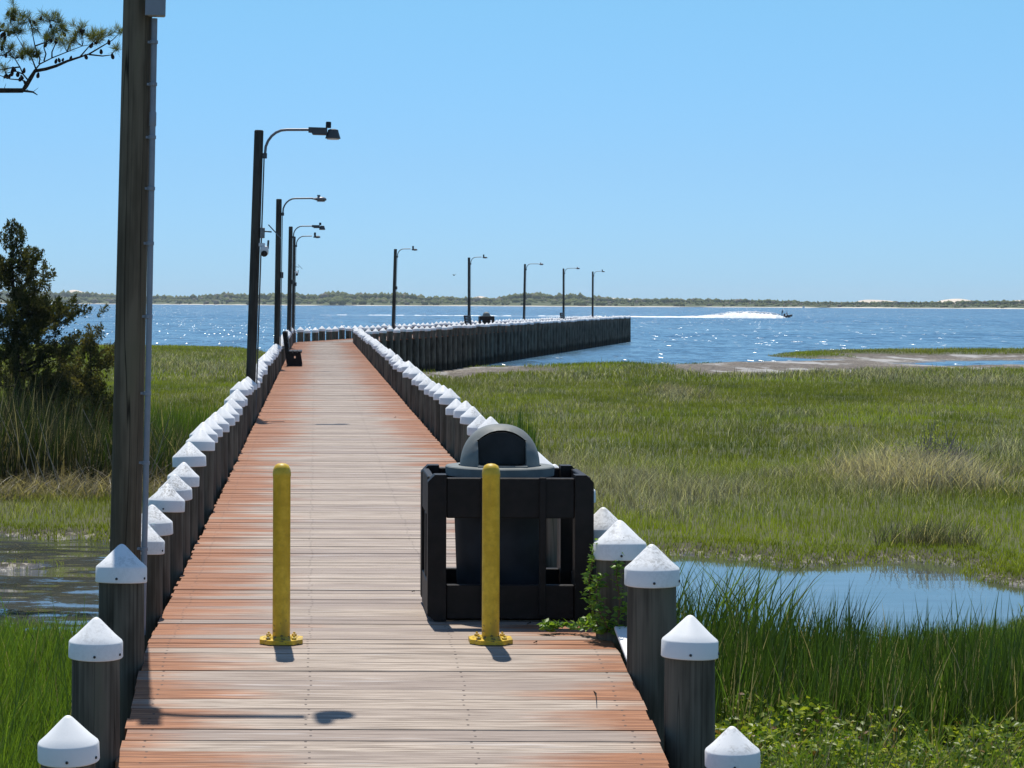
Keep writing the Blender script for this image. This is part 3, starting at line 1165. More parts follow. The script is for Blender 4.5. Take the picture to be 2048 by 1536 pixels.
bp = G(589, 732.5, 0.08)
b1 = bench(bp.x, bp.y, deck_z(bp.y) + 0.004)
tag(b1, 'dark plastic bench at the left edge of the straight deck, end panel with a slot', 'bench', 'dark benches along the boardwalk')
for (d, lab) in ((133.6, 'far dark bench left of the far bin on the bent leg, only back posts showing'), (176.0, 'farthest dark bench near the outer end of the pier')):
    c = copy_tree(b1)
    c.location = (xl2(d) + 0.55, d, 0.125)
    c.rotation_euler = (0, 0, -math.atan(SL))
    tag(c, lab)

# ------------------------------------------------------------------ white board beside the deck
wb = MB().box((0, 0, 0), (0.22, 0.52, 0.022), 0.005)
p = G(1222, 1300, -0.12)
o = wb.build('white_board', M_white, None, loc=(1.592, 11.42, -0.035))
o.rotation_euler = (0.20, 0.0, 0.0)
tag(o, 'bright white sheet lying between the deck edge and the mottled-cap pile', 'board')

# ------------------------------------------------------------------ terrain
def poly_px(lst, z=WZ):
    return np.array([[G(x, y, z).x, G(x, y, z).y] for x, y in lst])


RM = [(1000, 3000), (-3500, 3000), (-3500, 690), (-600, 690), (-200, 690.5), (130, 690.5), (330, 692.5), (480, 695), (530, 700), (560, 712),
      (640, 728), (760, 741), (862, 741), (900, 736), (960, 734), (1010, 731), (1100, 730), (1250, 728), (1330, 729), (1420, 725), (1530, 723), (1610, 721.5),
      (1660, 719), (1600, 717.5), (1545, 714.5), (1536, 709), (1570, 705.5), (1700, 702.5), (1850, 700.5), (2048, 699.5), (2300, 699.5), (3500, 699.5), (6000, 800), (6000, 3000)]
POND = [(-900, 1070), (-200, 1070), (0, 1074), (60, 1078), (110, 1083), (150, 1080), (205, 1090), (300, 1096), (600, 1100), (1000, 1106), (1180, 1104), (1290, 1108),
        (1340, 1116), (1400, 1110), (1450, 1118), (1500, 1122), (1545, 1136), (1600, 1134), (1650, 1128), (1740, 1122), (1800, 1120), (1870, 1127),
        (1920, 1132), (1935, 1152), (1985, 1166), (2048, 1172), (2300, 1180), (2700, 1185), (2700, 1192), (2300, 1192), (2085, 1200), (2048, 1222), (2020, 1268), (1900, 1312), (1700, 1322),
        (1500, 1330), (1400, 1334), (1250, 1330), (1000, 1320), (600, 1300), (300, 1290), (190, 1282), (60, 1275), (-50, 1262), (-300, 1240), (-900, 1240)]
MUDBAR = [(-60, 1122), (20, 1124), (80, 1127), (112, 1132), (105, 1138), (60, 1140), (0, 1141), (-60, 1140)]
POOL = [(1835, 728), (1870, 724), (1960, 722.5), (2048, 722), (2200, 722), (2200, 727), (2048, 728), (1950, 729.5), (1880, 731)]
MUD1 = [(845, 774), (862, 747), (900, 737), (960, 734), (1012, 731), (1085, 731), (1110, 740), (1080, 752), (1000, 760), (960, 768), (905, 773)]
MUD2 = [(1290, 731), (1330, 729), (1420, 724), (1530, 722), (1610, 720), (1700, 713), (1850, 713), (2048, 712), (2300, 712), (2300, 744), (2048, 748), (1960, 749), (1800, 751), (1600, 753), (1480, 757), (1380, 753), (1310, 745), (1270, 737)]
POLY = {k: poly_px(v) for k, v in dict(RM=RM, POND=POND, BAR=MUDBAR, POOL=POOL, MUD1=MUD1, MUD2=MUD2).items()}
# close the marsh polygon well behind the camera
rm = POLY['RM']
back = rm[:, 1] < 7
POLY['RM'] = np.vstack([[[60, -25], [-75, -25], [-75, rm[3, 1]]], rm[3:-3], [[75, rm[-4, 1]], [75, -25]]])


def sdist(x, y, poly):
    """signed distance, positive inside"""
    x = np.asarray(x, float)
    y = np.asarray(y, float)
    dmin = np.full(x.shape, 1e18)
    ins = np.zeros(x.shape, bool)
    n = len(poly)
    for i in range(n):
        ax, ay = poly[i]
        bx, by = poly[(i + 1) % n]
        ex, ey = bx - ax, by - ay
        L = ex * ex + ey * ey + 1e-12
        t = np.clip(((x - ax) * ex + (y - ay) * ey) / L, 0, 1)
        dx, dy = x - ax - t * ex, y - ay - t * ey
        dmin = np.minimum(dmin, dx * dx + dy * dy)
        cond = (ay > y) != (by > y)
        with np.errstate(divide='ignore', invalid='ignore'):
            xi = ax + (y - ay) * ex / (ey if abs(ey) > 1e-12 else 1e-12)
        ins ^= cond & (x < xi)
    d = np.sqrt(dmin)
    return np.where(ins, d, -d)


def sstep(x, a, b):
    t = np.clip((x - a) / (b - a), 0, 1)
    return t * t * (3 - 2 * t)


def land(x, y):
    """returns land signed distance (warped) and mud amount"""
    wx = x + (fbm(x * 1.3, y * 0.6, 3) - 0.5) * 0.4 * np.clip(y / 30, 0.6, 3)
    wy = y + (fbm(x * 0.9 + 40, y * 0.35, 5) - 0.5) * 1.0 * np.clip(y / 30, 0.4, 3)
    s = sdist(wx, wy, POLY['RM'])
    p = sdist(wx, wy, POLY['POND'])
    b = sdist(wx, wy, POLY['BAR'])
    q = sdist(wx, wy, POLY['POOL'])
    pond_sd = np.maximum(-p, b)
    s = np.minimum(s, pond_sd)
    s = np.minimum(s, -q)
    m = np.maximum(sdist(wx, wy, POLY['MUD1']), sdist(wx, wy, POLY['MUD2']))
    mud = sstep(m + (fbm(x * 0.35, y * 0.12, 9) - 0.5) * 7, -1.0, 1.5)
    mud = np.maximum(mud, 0.6 * sstep(b, -0.4, 0.3))
    return s, mud


def ground_z(x, y, s=None, mud=None):
    if s is None:
        s, mud = land(x, y)
    k = np.clip(y / 40, 0.5, 3)
    up = sstep(s, 0.0, 0.75 * k)
    h = WZ + 0.0 + (0.11 * up + 0.10 * sstep(s, 1.5, 7)) * (1 - 0.6 * mud) - 0.30 * sstep(-s, -0.05, 0.5) - 0.3 * sstep(-s, 0.3, 3.0)
    h = h + up * (fbm(x * 0.8, y * 0.8, 21) - 0.5) * 0.10
    h = h + 0.30 * sstep(y, 17, 10) * sstep(s, 0, 2)
    return h


ys = [-25.0]
while ys[-1] < 172:
    y_ = ys[-1]
    ys.append(y_ + (0.6 if y_ < 8 else max(0.16, y_ * 0.0085)))
ys = np.array(ys)
xs = np.concatenate([np.linspace(-75, -22, 54)[:-1], np.arange(-22, 56, 0.30), np.linspace(56, 75, 20)])
GX, GY = np.meshgrid(xs, ys)
S_, MUD_ = land(GX, GY)
GZ = ground_z(GX, GY, S_, MUD_)
GZ = np.where(S_ < -6, WZ - 1.0, GZ)
nr, nc = GX.shape
idx = np.arange(nr * nc).reshape(nr, nc)
quads = np.stack([idx[:-1, :-1], idx[:-1, 1:], idx[1:, 1:], idx[1:, :-1]], -1).reshape(-1, 4)
keep = (S_.ravel()[quads].max(1) > -5)
quads = quads[keep]
edge = 1 - sstep(S_, 0.2, 0.9 * np.clip(GY / 30, 0.7, 2.0))
cols = np.zeros((nr * nc, 3), np.float32)
cols[:, 0] = np.clip(np.maximum(MUD_, edge * 0.95), 0, 1).ravel()
cols[:, 1] = (MUD_ * (GY > 60)).ravel()


def mat_ground():
    m, nt = new_mat('marsh_soil')
    a = nt.add('ShaderNodeAttribute', attribute_name='Col').outputs['Color']
    mudf, flat = sepz(nt, a, 0), sepz(nt, a, 1)
    p = world_pos(nt)
    n1 = nt.noise(nt.scale(p, (0.5, 0.22, 1)), 1.0, 4)
    n2 = nt.noise(nt.scale(p, (5, 2.2, 3)), 1.0, 5, 0.65)
    g = nt.mix(nt.ramp(n1, 0.35, 0.65), (0.060, 0.080, 0.015), (0.085, 0.085, 0.028))
    g = nt.mix(nt.ramp(n2, 0.35, 0.65, 0, 0.55), g, (0.045, 0.042, 0.022))
    mud = nt.mix(nt.ramp(n2, 0.35, 0.62), (0.020, 0.017, 0.012), (0.075, 0.062, 0.048))
    pale = nt.ramp(nt.noise(nt.scale(p, (0.45, 0.10, 1)), 1.0, 5, 0.62), 0.50, 0.60)
    mud = nt.mix(nt.math('MULTIPLY', flat, 0.6), mud, nt.mix(nt.ramp(n2, 0.35, 0.62), (0.09, 0.07, 0.05), (0.20, 0.165, 0.13)))
    mud = nt.mix(nt.math('MULTIPLY', pale, nt.math('MULTIPLY', flat, 0.9)), mud, (0.34, 0.33, 0.315))
    lowz = nt.ramp(sepz(nt, p), WZ + 0.035, WZ + 0.075, 1.0, 0.0)
    shell = nt.math('MULTIPLY', nt.ramp(nt.noise(nt.scale(p, (9, 5, 9)), 1.0, 3), 0.52, 0.58), nt.math('MULTIPLY', lowz, nt.ramp(n1, 0.35, 0.5)))
    mud = nt.mix(nt.math('MULTIPLY', shell, 0.9), mud, (0.36, 0.32, 0.26))
    mudf = nt.ramp(mudf, 0.0, 1.0)
    c = nt.mix(mudf, g, mud)
    wet = nt.ramp(sepz(nt, p), WZ + 0.005, WZ + 0.05, 1, 0)
    c = nt.mix(nt.math('MULTIPLY', wet, 0.6), c, (0.03, 0.026, 0.02))
    nt.out(principled(nt, c, nt.ramp(wet, 0, 1, 0.85, 0.35), nt.bump(n2, 0.8, 0.06), 0.3))
    return m


ground = np_mesh('marsh_ground', np.stack([GX.ravel(), GY.ravel(), GZ.ravel()], -1), quads, mat_ground(), cols)
tag(ground, kind='structure')
ground.data.polygons.foreach_set('use_smooth', [True] * len(ground.data.polygons))

# sea bed / land sheet reaching the horizon under everything
me = MB().raw([(-1600, -40, WZ - 1.2), (1600, -40, WZ - 1.2), (1600, 4700, WZ - 1.2), (-1600, 4700, WZ - 1.2)], [(0, 1, 2, 3)])
tag(me.build('sea_bed', simple('bay_bottom', (0.06, 0.055, 0.04), 0.9, 0.1)), kind='structure')

# ------------------------------------------------------------------ water
def mat_water():
    m, nt = new_mat('bay_water')
    p = world_pos(nt)
    y = sepz(nt, p, 1)
    calm = nt.ramp(y, 60.0, 100.0, 0.0, 1.0)
    # slopes from layered noise, the coarser the farther
    fine = nt.noise(nt.scale(p, (1.5, 0.8, 1)), 1.0, 3, 0.6, col=True)
    coarse = nt.noise(nt.scale(p, (0.30, 0.10, 1)), 1.0, 4, 0.65, col=True)
    pondn = nt.noise(nt.scale(p, (0.9, 3.2, 1)), 1.0, 2, 0.5, col=True)

    def centred(c, k):
        sub = nt.add('ShaderNodeVectorMath', operation='SUBTRACT')
        nt.put(sub, 0, c)
        nt.put(sub, 1, (0.5, 0.5, 0.5))
        sc = nt.add('ShaderNodeVectorMath', operation='SCALE')
        nt.put(sc, 0, sub.outputs[0])
        nt.put(sc, 'Scale', k)
        return sc.outputs[0]

    def vadd(a, b):
        q = nt.add('ShaderNodeVectorMath', operation='ADD')
        nt.put(q, 0, a)
        nt.put(q, 1, b)
        return q.outputs[0]
    sl = vadd(centred(fine, nt.math('MULTIPLY', calm, 0.9)), centred(coarse, nt.math('MULTIPLY', calm, 0.75)))
    left = nt.ramp(sepz(nt, p, 0), -1.0, 1.0, 0.34, 0.035)
    sl = vadd(sl, centred(pondn, nt.math('MULTIPLY', left, nt.math('SUBTRACT', 1.0, calm))))
    # wavelets that happen to stand steep enough to mirror the sun
    vo = nt.add('ShaderNodeTexVoronoi', {'Vector': nt.scale(p, (3.2, 0.17, 1)), 'Scale': 1.0, 'Randomness': 1.0})
    cellr = sepz(nt, vo.outputs['Color'], 0)
    cellg = sepz(nt, vo.outputs['Color'], 1)
    cellb = sepz(nt, vo.outputs['Color'], 2)
    core = nt.ramp(vo.outputs['Distance'], 0.12, 0.30, 1.0, 0.0)
    patchy = nt.noise(nt.scale(p, (0.03, 0.012, 1)), 1.0, 3)
    thr = nt.ramp(patchy, 0.36, 0.60, 0.85, 0.30)
    steep = nt.math('MULTIPLY', nt.math('MULTIPLY', nt.math('GREATER_THAN', cellr, thr), core), calm)
    tilt = nt.add('ShaderNodeCombineXYZ', {0: nt.math('ADD', -0.34, nt.math('MULTIPLY', cellg, 0.46)), 1: nt.math('ADD', -0.70, nt.math('MULTIPLY', cellb, 0.26)), 2: 0.0}).outputs[0]
    keepf = nt.math('SUBTRACT', 1.0, nt.math('MULTIPLY', steep, 0.75))
    sk = nt.add('ShaderNodeVectorMath', operation='SCALE')
    nt.put(sk, 0, sl)
    nt.put(sk, 'Scale', keepf)
    st = nt.add('ShaderNodeVectorMath', operation='SCALE')
    nt.put(st, 0, tilt)
    nt.put(st, 'Scale', steep)
    sl = vadd(sk.outputs[0], st.outputs[0])
    sxyz = nt.add('ShaderNodeSeparateXYZ', {0: sl})
    # waves lean towards the viewer's side more than away at these angles
    ny = nt.math('SUBTRACT', sxyz.outputs[1], nt.math('MULTIPLY', calm, 0.05))
    nv = nt.add('ShaderNodeCombineXYZ', {0: sxyz.outputs[0], 1: ny, 2: 1.0}).outputs[0]
    nn = nt.add('ShaderNodeVectorMath', operation='NORMALIZE')
    nt.put(nn, 0, nv)
    band = nt.noise(nt.scale(p, (0.004, 0.02, 1)), 1.0, 4, 0.6)
    deep = nt.mix(nt.ramp(band, 0.38, 0.62), (0.027, 0.085, 0.150), (0.058, 0.128, 0.190))
    shallow = nt.mix(nt.ramp(pondn_f := nt.noise(p, 0.5, 3), 0.3, 0.7), (0.050, 0.055, 0.050), (0.08, 0.085, 0.08))
    c = nt.mix(calm, shallow, deep)
    b = principled(nt, c, nt.ramp(calm, 0, 1, 0.03, 0.21), nn.outputs[0], 0.5)
    nt.put(b, 'IOR', nt.ramp(calm, 0, 1, 2.7, 1.333))
    nt.out(b)
    return m


M_water = mat_water()
me = MB().raw([(-1600, -40, WZ), (1600, -40, WZ), (1600, 4700, WZ), (-1600, 4700, WZ)], [(0, 1, 2, 3)])
tag(me.build('bay_water', M_water), kind='structure')

# ------------------------------------------------------------------ far shore
SH_PX = np.array([-900, -200, 130, 600, 900, 1250, 1600, 2048, 2400, 3000], float)
SH_Y = np.array([603.8, 606.0, 607.6, 611.0, 612.0, 613.8, 615.4, 618.0, 620, 623], float)
PROF = [(-900, 588), (-200, 583), (60, 582), (110, 584), (180, 585), (230, 589), (300, 590), (360, 592), (420, 590), (436, 587), (452, 585), (470, 588), (500, 589), (540, 588), (556, 586), (575, 588), (592, 586), (610, 590), (640, 587), (660, 584.5), (684, 584), (700, 588),
        (730, 588), (757, 586), (776, 588), (790, 586), (810, 588), (850, 592), (900, 594), (940, 595), (990, 596), (1010, 592), (1030, 588), (1060, 587), (1085, 586), (1096, 590), (1120, 589), (1150, 587), (1170, 591), (1195, 592), (1210, 595), (1260, 598), (1320, 598), (1390, 597), (1440, 598),
        (1500, 599), (1580, 601), (1640, 603), (1700, 604), (1780, 603), (1850, 604), (1900, 602), (1960, 602), (2048, 601), (2400, 602), (3000, 603)]
PX_ = np.array([a for a, b in PROF], float)
PY_ = np.array([b for a, b in PROF], float)


def shore_d(px):
    y = np.interp(px, SH_PX, SH_Y)
    return (EYE - WZ) * F / (y - (CY + RS * (px - CX)))


def top_z(px, extra=0.0):
    y = np.interp(px, PX_, PY_) + extra
    d = shore_d(px)
    return EYE + ((CY + RS * (px - CX)) - y) / F * d


def at_px(px, d):
    return (px - CX) / F * d


pxs = np.arange(-900, 3001, 10.0)
rows = [(0, WZ - 0.6), (6, WZ + 0.25), (22, WZ + 0.9), (40, None), (160, None), (420, None), (700, WZ)]
vs = []
for off, z in rows:
    d = shore_d(pxs) + off + (vnoise(pxs * 0.02, pxs * 0 + off, 4) - 0.5) * 14 * (off < 50)
    if z is None:
        k = {40: 0.25, 160: 0.45, 420: 0.5}[off]
        zz = WZ + (top_z(pxs) - WZ) * k
    else:
        zz = np.full_like(pxs, z)
    vs.append(np.stack([at_px(pxs, d), d, zz], -1))
V = np.concatenate(vs)
n = len(pxs)
q = []
for r in range(len(rows) - 1):
    a = np.arange(n - 1) + r * n
    q.append(np.stack([a, a + 1, a + 1 + n, a + n], -1))
m, nt = new_mat('barrier_island_ground')
p_ = world_pos(nt)
zz = sepz(nt, p_)
c = nt.mix(nt.ramp(nt.math('ADD', zz, nt.math('MULTIPLY', nt.noise(nt.scale(p_, (0.01, 0.02, 0)), 1.0, 3), 1.4)), WZ + 1.15, WZ + 1.5), (0.62, 0.56, 0.46), (0.085, 0.10, 0.045))
nt.out(principled(nt, c, 0.9, None, 0.1))
far_land = np_mesh('barrier_island_land', V, np.concatenate(q), m)
tag(far_land, kind='structure')

# sand dunes rising behind the scrub
mb_v, mb_f = [], []
DUNES = [(118, 196, 579.5, 0.35), (150, 235, 587, 0.5), (930, 1000, 592.2, 0.4), (1170, 1335, 596.0, 0.3), (1345, 1440, 598.2, 0.5), (1690, 1830, 599.2, 0.35), (1855, 1975, 597.0, 0.45), (1960, 2100, 600.8, 0.5)]
V2, Q2, off_ = [], [], 0
for (a, b, yt, pk) in DUNES:
    t = np.linspace(0, 1, 40)
    px = a + (b - a) * t
    d0 = float(shore_d((a + b) / 2)) + 520
    hz = EYE + ((CY + RS * (px - CX)) - yt) / F * d0
    shape = np.where(t < pk, np.sin(t / pk * PI / 2), np.cos((t - pk) / (1 - pk) * PI / 2)) ** 0.7
    bz = WZ + 1
    for dd, k in ((-60, 0.35), (-20, 0.85), (0, 1.0), (40, 0.2)):
        jit = (vnoise(t * 9, t * 0 + dd, int(a)) - 0.5) * 1.0
        V2.append(np.stack([at_px(px, d0 + dd), np.full(40, d0 + dd), bz + (hz - bz) * shape * k + jit * k * shape], -1))
    for r in range(3):
        aa = np.arange(39) + r * 40 + off_
        Q2.append(np.stack([aa, aa + 1, aa + 41, aa + 40], -1))
    off_ += 160
dn = np_mesh('sand_dunes', np.concatenate(V2), np.concatenate(Q2), simple('dune_sand', (0.60, 0.52, 0.42), 0.9, 0.1, var=0.15, nscale=0.05))
dn.data.polygons.foreach_set('use_smooth', [True] * len(dn.data.polygons))
tag(dn, kind='structure')


def ico(sub=1):
    bm = bmesh.new()
    bmesh.ops.create_icosphere(bm, subdivisions=sub, radius=1.0)
    bm.verts.index_update()
    v = np.array([x.co[:] for x in bm.verts])
    f = np.array([[x.index for x in t.verts] for t in bm.faces])
    bm.free()
    return v, f


IV, IF = ico(1)
N = 7500
px = rng.uniform(-700, 2900, N)
lay = rng.uniform(0, 1, N) ** 0.8
d = shore_d(px) + 16 + lay * 340
tz = np.interp(px, PX_, PY_)
hmax = EYE + ((CY + RS * (px - CX)) - tz) / F * d            # silhouette height at this depth
basez = WZ + (hmax - WZ) * (0.05 + 0.5 * lay)
hh = np.clip(hmax - basez, 1.0, None) * np.where(lay > 0.70, rng.uniform(0.6, 1.25, N), rng.uniform(0.22, 0.55, N))
rad = np.clip(hh * rng.uniform(0.35, 1.0, N), 0.9, 5)
cc = np.stack([at_px(px, d), d, basez + hh * 0.35], -1)
amp = 1 + (rng.random((N, len(IV))) - 0.5) * 0.55
vv = IV[None] * amp[..., None] * np.stack([rad, rad, hh * 0.62], -1)[:, None, :] + cc[:, None, :]
ff = (IF[None] + (np.arange(N) * len(IV))[:, None, None]).reshape(-1, 3)
g0 = np.array([0.052, 0.070, 0.026])
g1 = np.array([0.115, 0.125, 0.055])
t = fbm(px * 0.05, d * 0.01, 5)[:, None] * 0.55 + rng.random((N, 1)) * 0.45
cl = g0 + (g1 - g0) * t
cl[rng.random(N) < 0.12] = (0.12, 0.11, 0.085)
colv = np.repeat(cl, len(IV), 0) * (0.75 + 0.5 * rng.random((N * len(IV), 1)))
M_scrub = mat_leaf('island_scrub', 0.2, 0.8, 0.0, 1.5)
sc_ = np_mesh('island_scrub', vv.reshape(-1, 3), ff, M_scrub, colv)
tag(sc_, kind='stuff')

# white day mark on the island's shore
d0 = float(shore_d(1607)) - 6
p = P(1607, 614.5, d0)
dm = empty('day_mark', (p.x, d0, WZ - 0.5))
tag(dm, 'tiny white channel marker standing at the far shoreline right of the boat', 'marker')
MB().tube([(0, 0, 0), (0, 0, p.z - WZ + 1.3)], 0.18, 8).build('post', M_white, dm)
MB().prism([(-0.95, p.z - WZ - 0.5), (0.95, p.z - WZ - 0.5), (0.95, p.z - WZ + 1.5), (-0.95, p.z - WZ + 1.5)], 1, -0.32, -0.2).build('board', M_white, dm)

# ------------------------------------------------------------------ boat, wake, bird
M_hull = simple('dark_hull', (0.012, 0.014, 0.022), 0.4, 0.5)
M_skin = simple('skin_tone', (0.35, 0.2, 0.14), 0.6)
M_cloth = simple('pale_shirt', (0.45, 0.44, 0.46), 0.8)
M_cloth2 = simple('dark_jacket', (0.03, 0.035, 0.05), 0.8)
BD = 572.0
bp_ = P(1572, 635, BD)
boat = empty('motor_boat', (bp_.x, BD, WZ + 0.02), (0, -0.05, 0))
tag(boat, 'small dark skiff speeding to the right with white spray behind it', 'boat')
mb = MB()
L, W = 3.3, 1.3
secs = []
for t in (0, 0.25, 0.5, 0.75, 0.9, 1.0):
    x = -L / 2 + L * t
    wdt = W / 2 * (1 if t < 0.55 else max(0.04, 1 - ((t - 0.55) / 0.45) ** 1.7))
    sheer = 0.42 + 0.30 * t ** 2
    keel = -0.12 + (0.42 * ((t - 0.6) / 0.4) ** 2 if t > 0.6 else 0)
    secs.append([(x, -wdt, sheer), (x, -wdt * 0.8, (keel + sheer) / 2 - 0.08), (x, 0, keel), (x, wdt * 0.8, (keel + sheer) / 2 - 0.08), (x, wdt, sheer), (x, wdt * 0.86, sheer - 0.02), (x, 0, sheer * 0.55), (x, -wdt * 0.86, sheer - 0.02)])
vs = [p for s in secs for p in s]
fs = []
for i in range(len(secs) - 1):
    for k in range(8):
        k2 = (k + 1) % 8
        fs.append((i * 8 + k, i * 8 + k2, (i + 1) * 8 + k2, (i + 1) * 8 + k))
fs += [tuple(range(8)), tuple(range(47, 39, -1))]
mb.raw(vs, fs).build('hull', M_hull, boat)
mo = MB().box((-1.95, -0.22, 0.35), (-1.55, 0.22, 0.95), 0.06)
mo.box((-1.85, -0.09, -0.5), (-1.70, 0.09, 0.36), 0.02)
mo.build('outboard_motor', M_black, boat)
co = MB().box((-0.55, -0.3, 0.3), (-0.15, 0.3, 1.0), 0.04)
co.build('console', M_cloth2, boat)
MB().box((0.25, -0.4, 0.3), (0.55, 0.4, 0.62), 0.04).build('seat', M_cloth2, boat)


def person(x, y, z, lean, stand, label, shirt, face=0.0):
    """a small continuous body grown from a skeleton with the skin modifier"""
    J = []
    R = []
    E = []

    def j(p, r, par=None):
        J.append(p)
        R.append(r)
        if par is not None:
            E.append((par, len(J) - 1))
        return len(J) - 1
    hip = 0.92 if stand else 0.50
    pel = j((0, 0, hip), 0.15)
    ch = j((lean * 0.6, 0, hip + 0.38), 0.17, pel)
    nk = j((lean, 0, hip + 0.56), 0.07, ch)
    j((lean * 1.15, 0, hip + 0.66), 0.10, nk)
    j((lean * 1.2, 0, hip + 0.80), 0.085, len(J) - 1)
    for s in (-1, 1):
        sh = j((lean * 0.85, s * 0.19, hip + 0.48), 0.065, ch)
        el = j((lean + 0.12, s * 0.26, hip + 0.24), 0.05, sh)
        j((lean + 0.36, s * 0.16, hip + 0.22), 0.04, el)
        if stand:
            kn = j((0.06, s * 0.13, 0.48), 0.075, pel)
            an = j((-0.02, s * 0.14, 0.06), 0.05, kn)
        else:
            kn = j((0.40, s * 0.13, 0.50), 0.075, pel)
            an = j((0.44, s * 0.13, 0.08), 0.05, kn)
        j((J[an][0] + 0.18, s * 0.14, 0.03), 0.04, an)
    me = bpy.data.meshes.new('person')
    me.from_pydata(J, E, [])
    o = link('person', me, None, (x, y, z))
    o.rotation_euler = (0, 0, face)
    md = o.modifiers.new('skin', 'SKIN')
    for i, sv in enumerate(me.skin_vertices[0].data):
        sv.radius = (R[i], R[i])
        sv.use_root = (i == 0)
    ss = o.modifiers.new('sub', 'SUBSURF')
    ss.levels = ss.render_levels = 1
    me.materials.append(shirt)
    tag(o, label, 'person')
    MB().lathe([(0.1, 0), (0.12, 0.06), (0.08, 0.13)], 10, Matrix.Translation((lean * 1.2, 0, hip + 0.78))).build('cap', M_cloth, o, True)
    return o


bz = WZ + 0.02
person(bp_.x - 1.05, BD, bz + 0.22, 0.16, True, 'person in dark clothes standing at the stern of the skiff', M_cloth2)
person(bp_.x + 0.10, BD, bz + 0.24, 0.10, False, 'person in pale top sitting near the bow of the skiff', M_cloth)

# spray and wake
M_foam, nt = new_mat('white_foam')
p_ = world_pos(nt)
nt.out(principled(nt, nt.mix(nt.ramp(nt.noise(nt.scale(p_, (0.8, 0.5, 2)), 1.0, 4), 0.3, 0.7), (0.70, 0.74, 0.76), (0.88, 0.89, 0.89)), 0.9, None, 0.1))


def foam(pts, name, seed, width=2.2):
    """pts: (px, y of the water line, height in photo px)"""
    a = np.array(pts, float)
    px = np.arange(a[0, 0], a[-1, 0], 1.0)
    yy = np.interp(px, a[:, 0], a[:, 1])
    hp = np.interp(px, a[:, 0], a[:, 2])
    d = (EYE - WZ) * F / (yy - (CY + RS * (px - CX)))
    gate = fbm(px * 0.06, px * 0, seed + 8)
    hp = hp * np.where(hp < 1.5, sstep(gate, 0.35, 0.6) + 0.02, 1.0)
    h = np.clip(hp * d / F * (0.85 + 0.3 * vnoise(px * 0.12, px * 0, seed)), 0.005, 3)
    V, Q = [], []
    for k, (dy, hk) in enumerate(((-1.0, -0.02), (-0.6, 0.45), (-0.1, 0.85), (0.3, 1.0), (0.7, 0.6), (1.0, -0.02))):
        dd = d + dy * width
        jit = (vnoise(px * 0.5, px * 0 + k * 5, seed + 2) - 0.3) * 0.22 * h
        V.append(np.stack([at_px(px, dd), dd, WZ + 0.004 + h * hk + jit * (hk > 0)], -1))
    n = len(px)
    for r in range(5):
        i = np.arange(n - 1) + r * n
        Q.append(np.stack([i, i + 1, i + 1 + n, i + n], -1))
    o = np_mesh(name, np.concatenate(V), np.concatenate(Q), M_foam)
    tag(o, kind='stuff')
    return o


foam([(640, 630.0, 0.5), (700, 630.2, 0.8), (900, 631.5, 0.9), (1100, 632.5, 1.1), (1262, 634.0, 1.6), (1300, 634.6, 1.8), (1380, 635, 2.6), (1430, 635.5, 5), (1460, 636, 8.5), (1500, 636.2, 10), (1530, 636.4, 9), (1552, 636.6, 6.5), (1566, 636.4, 3.5), (1572, 636, 1.0)], 'wake_foam', 3)
N2 = 900
px = rng.uniform(1395, 1560, N2)
ht = np.interp(px, [1395, 1430, 1460, 1500, 1530, 1552, 1562], [2.0, 5, 8.5, 10, 9, 6.5, 3]) * (0.35 + 0.85 * rng.random(N2) ** 0.7)
d = 570 + rng.normal(0, 1.6, N2)
z = WZ + ht * d / F
rr_ = rng.uniform(0.05, 0.20, N2) * np.interp(px, [1395, 1480, 1562], [0.7, 1.3, 0.9])
iv, if_ = ico(1)
vv = iv[None] * rr_[:, None, None] * np.array([2.2, 1, 0.9]) + np.stack([at_px(px, d), d, z], -1)[:, None, :]
sp_ = np_mesh('spray', vv.reshape(-1, 3), (if_[None] + (np.arange(N2) * len(iv))[:, None, None]).reshape(-1, 3), M_foam)
tag(sp_, kind='stuff')

bpnt = P(908, 550.5, 160.0)
bird = empty('bird', bpnt, (0, 0, 0.6))
tag(bird, 'tiny dark bird flying in the clear sky above the pier', 'bird')
mb = MB()
mb.lathe([(0.004, -0.12), (0.02, -0.08), (0.033, -0.02), (0.03, 0.05), (0.022, 0.085), (0.018, 0.105), (0.004, 0.13)], 10, Matrix.Rotation(math.radians(90), 4, 'X'))
mb.build('body', M_black, bird, True)
for s in (-1, 1):
    MB().raw([(s * 0.02, -0.04, 0.01), (s * 0.02, 0.05, 0.01), (s * 0.11, 0.03, 0.07), (s * 0.11, -0.04, 0.07), (s * 0.21, -0.06, 0.05), (s * 0.02, 0.0, 0.018), (s * 0.11, -0.01, 0.078)],
             [(0, 1, 2, 3), (3, 2, 4), (0, 5, 6, 3), (5, 1, 2, 6), (3, 6, 4), (6, 2, 4)]).build('wing', M_black, bird)

# ------------------------------------------------------------------ vegetation helpers
M_grass = mat_leaf('marsh_grass_blades', 0.5, 0.7, 0.0, 2.6)
M_reed = mat_leaf('reed_leaves', 0.45, 0.4, 0.02, 1.35)
M_leaf = mat_leaf('broad_leaves', 0.45, 0.42, 0.022, 1.35)
M_needle = mat_leaf('conifer_needles', 0.4, 0.6, 0.01, 1.3)
M_bark = simple('dark_bark', (0.035, 0.028, 0.022), 0.9, 0.1, var=0.4, nscale=20, bump=0.5)
M_twig = simple('dead_grey_twig', (0.26, 0.23, 0.19), 0.9, 0.1, var=0.3)


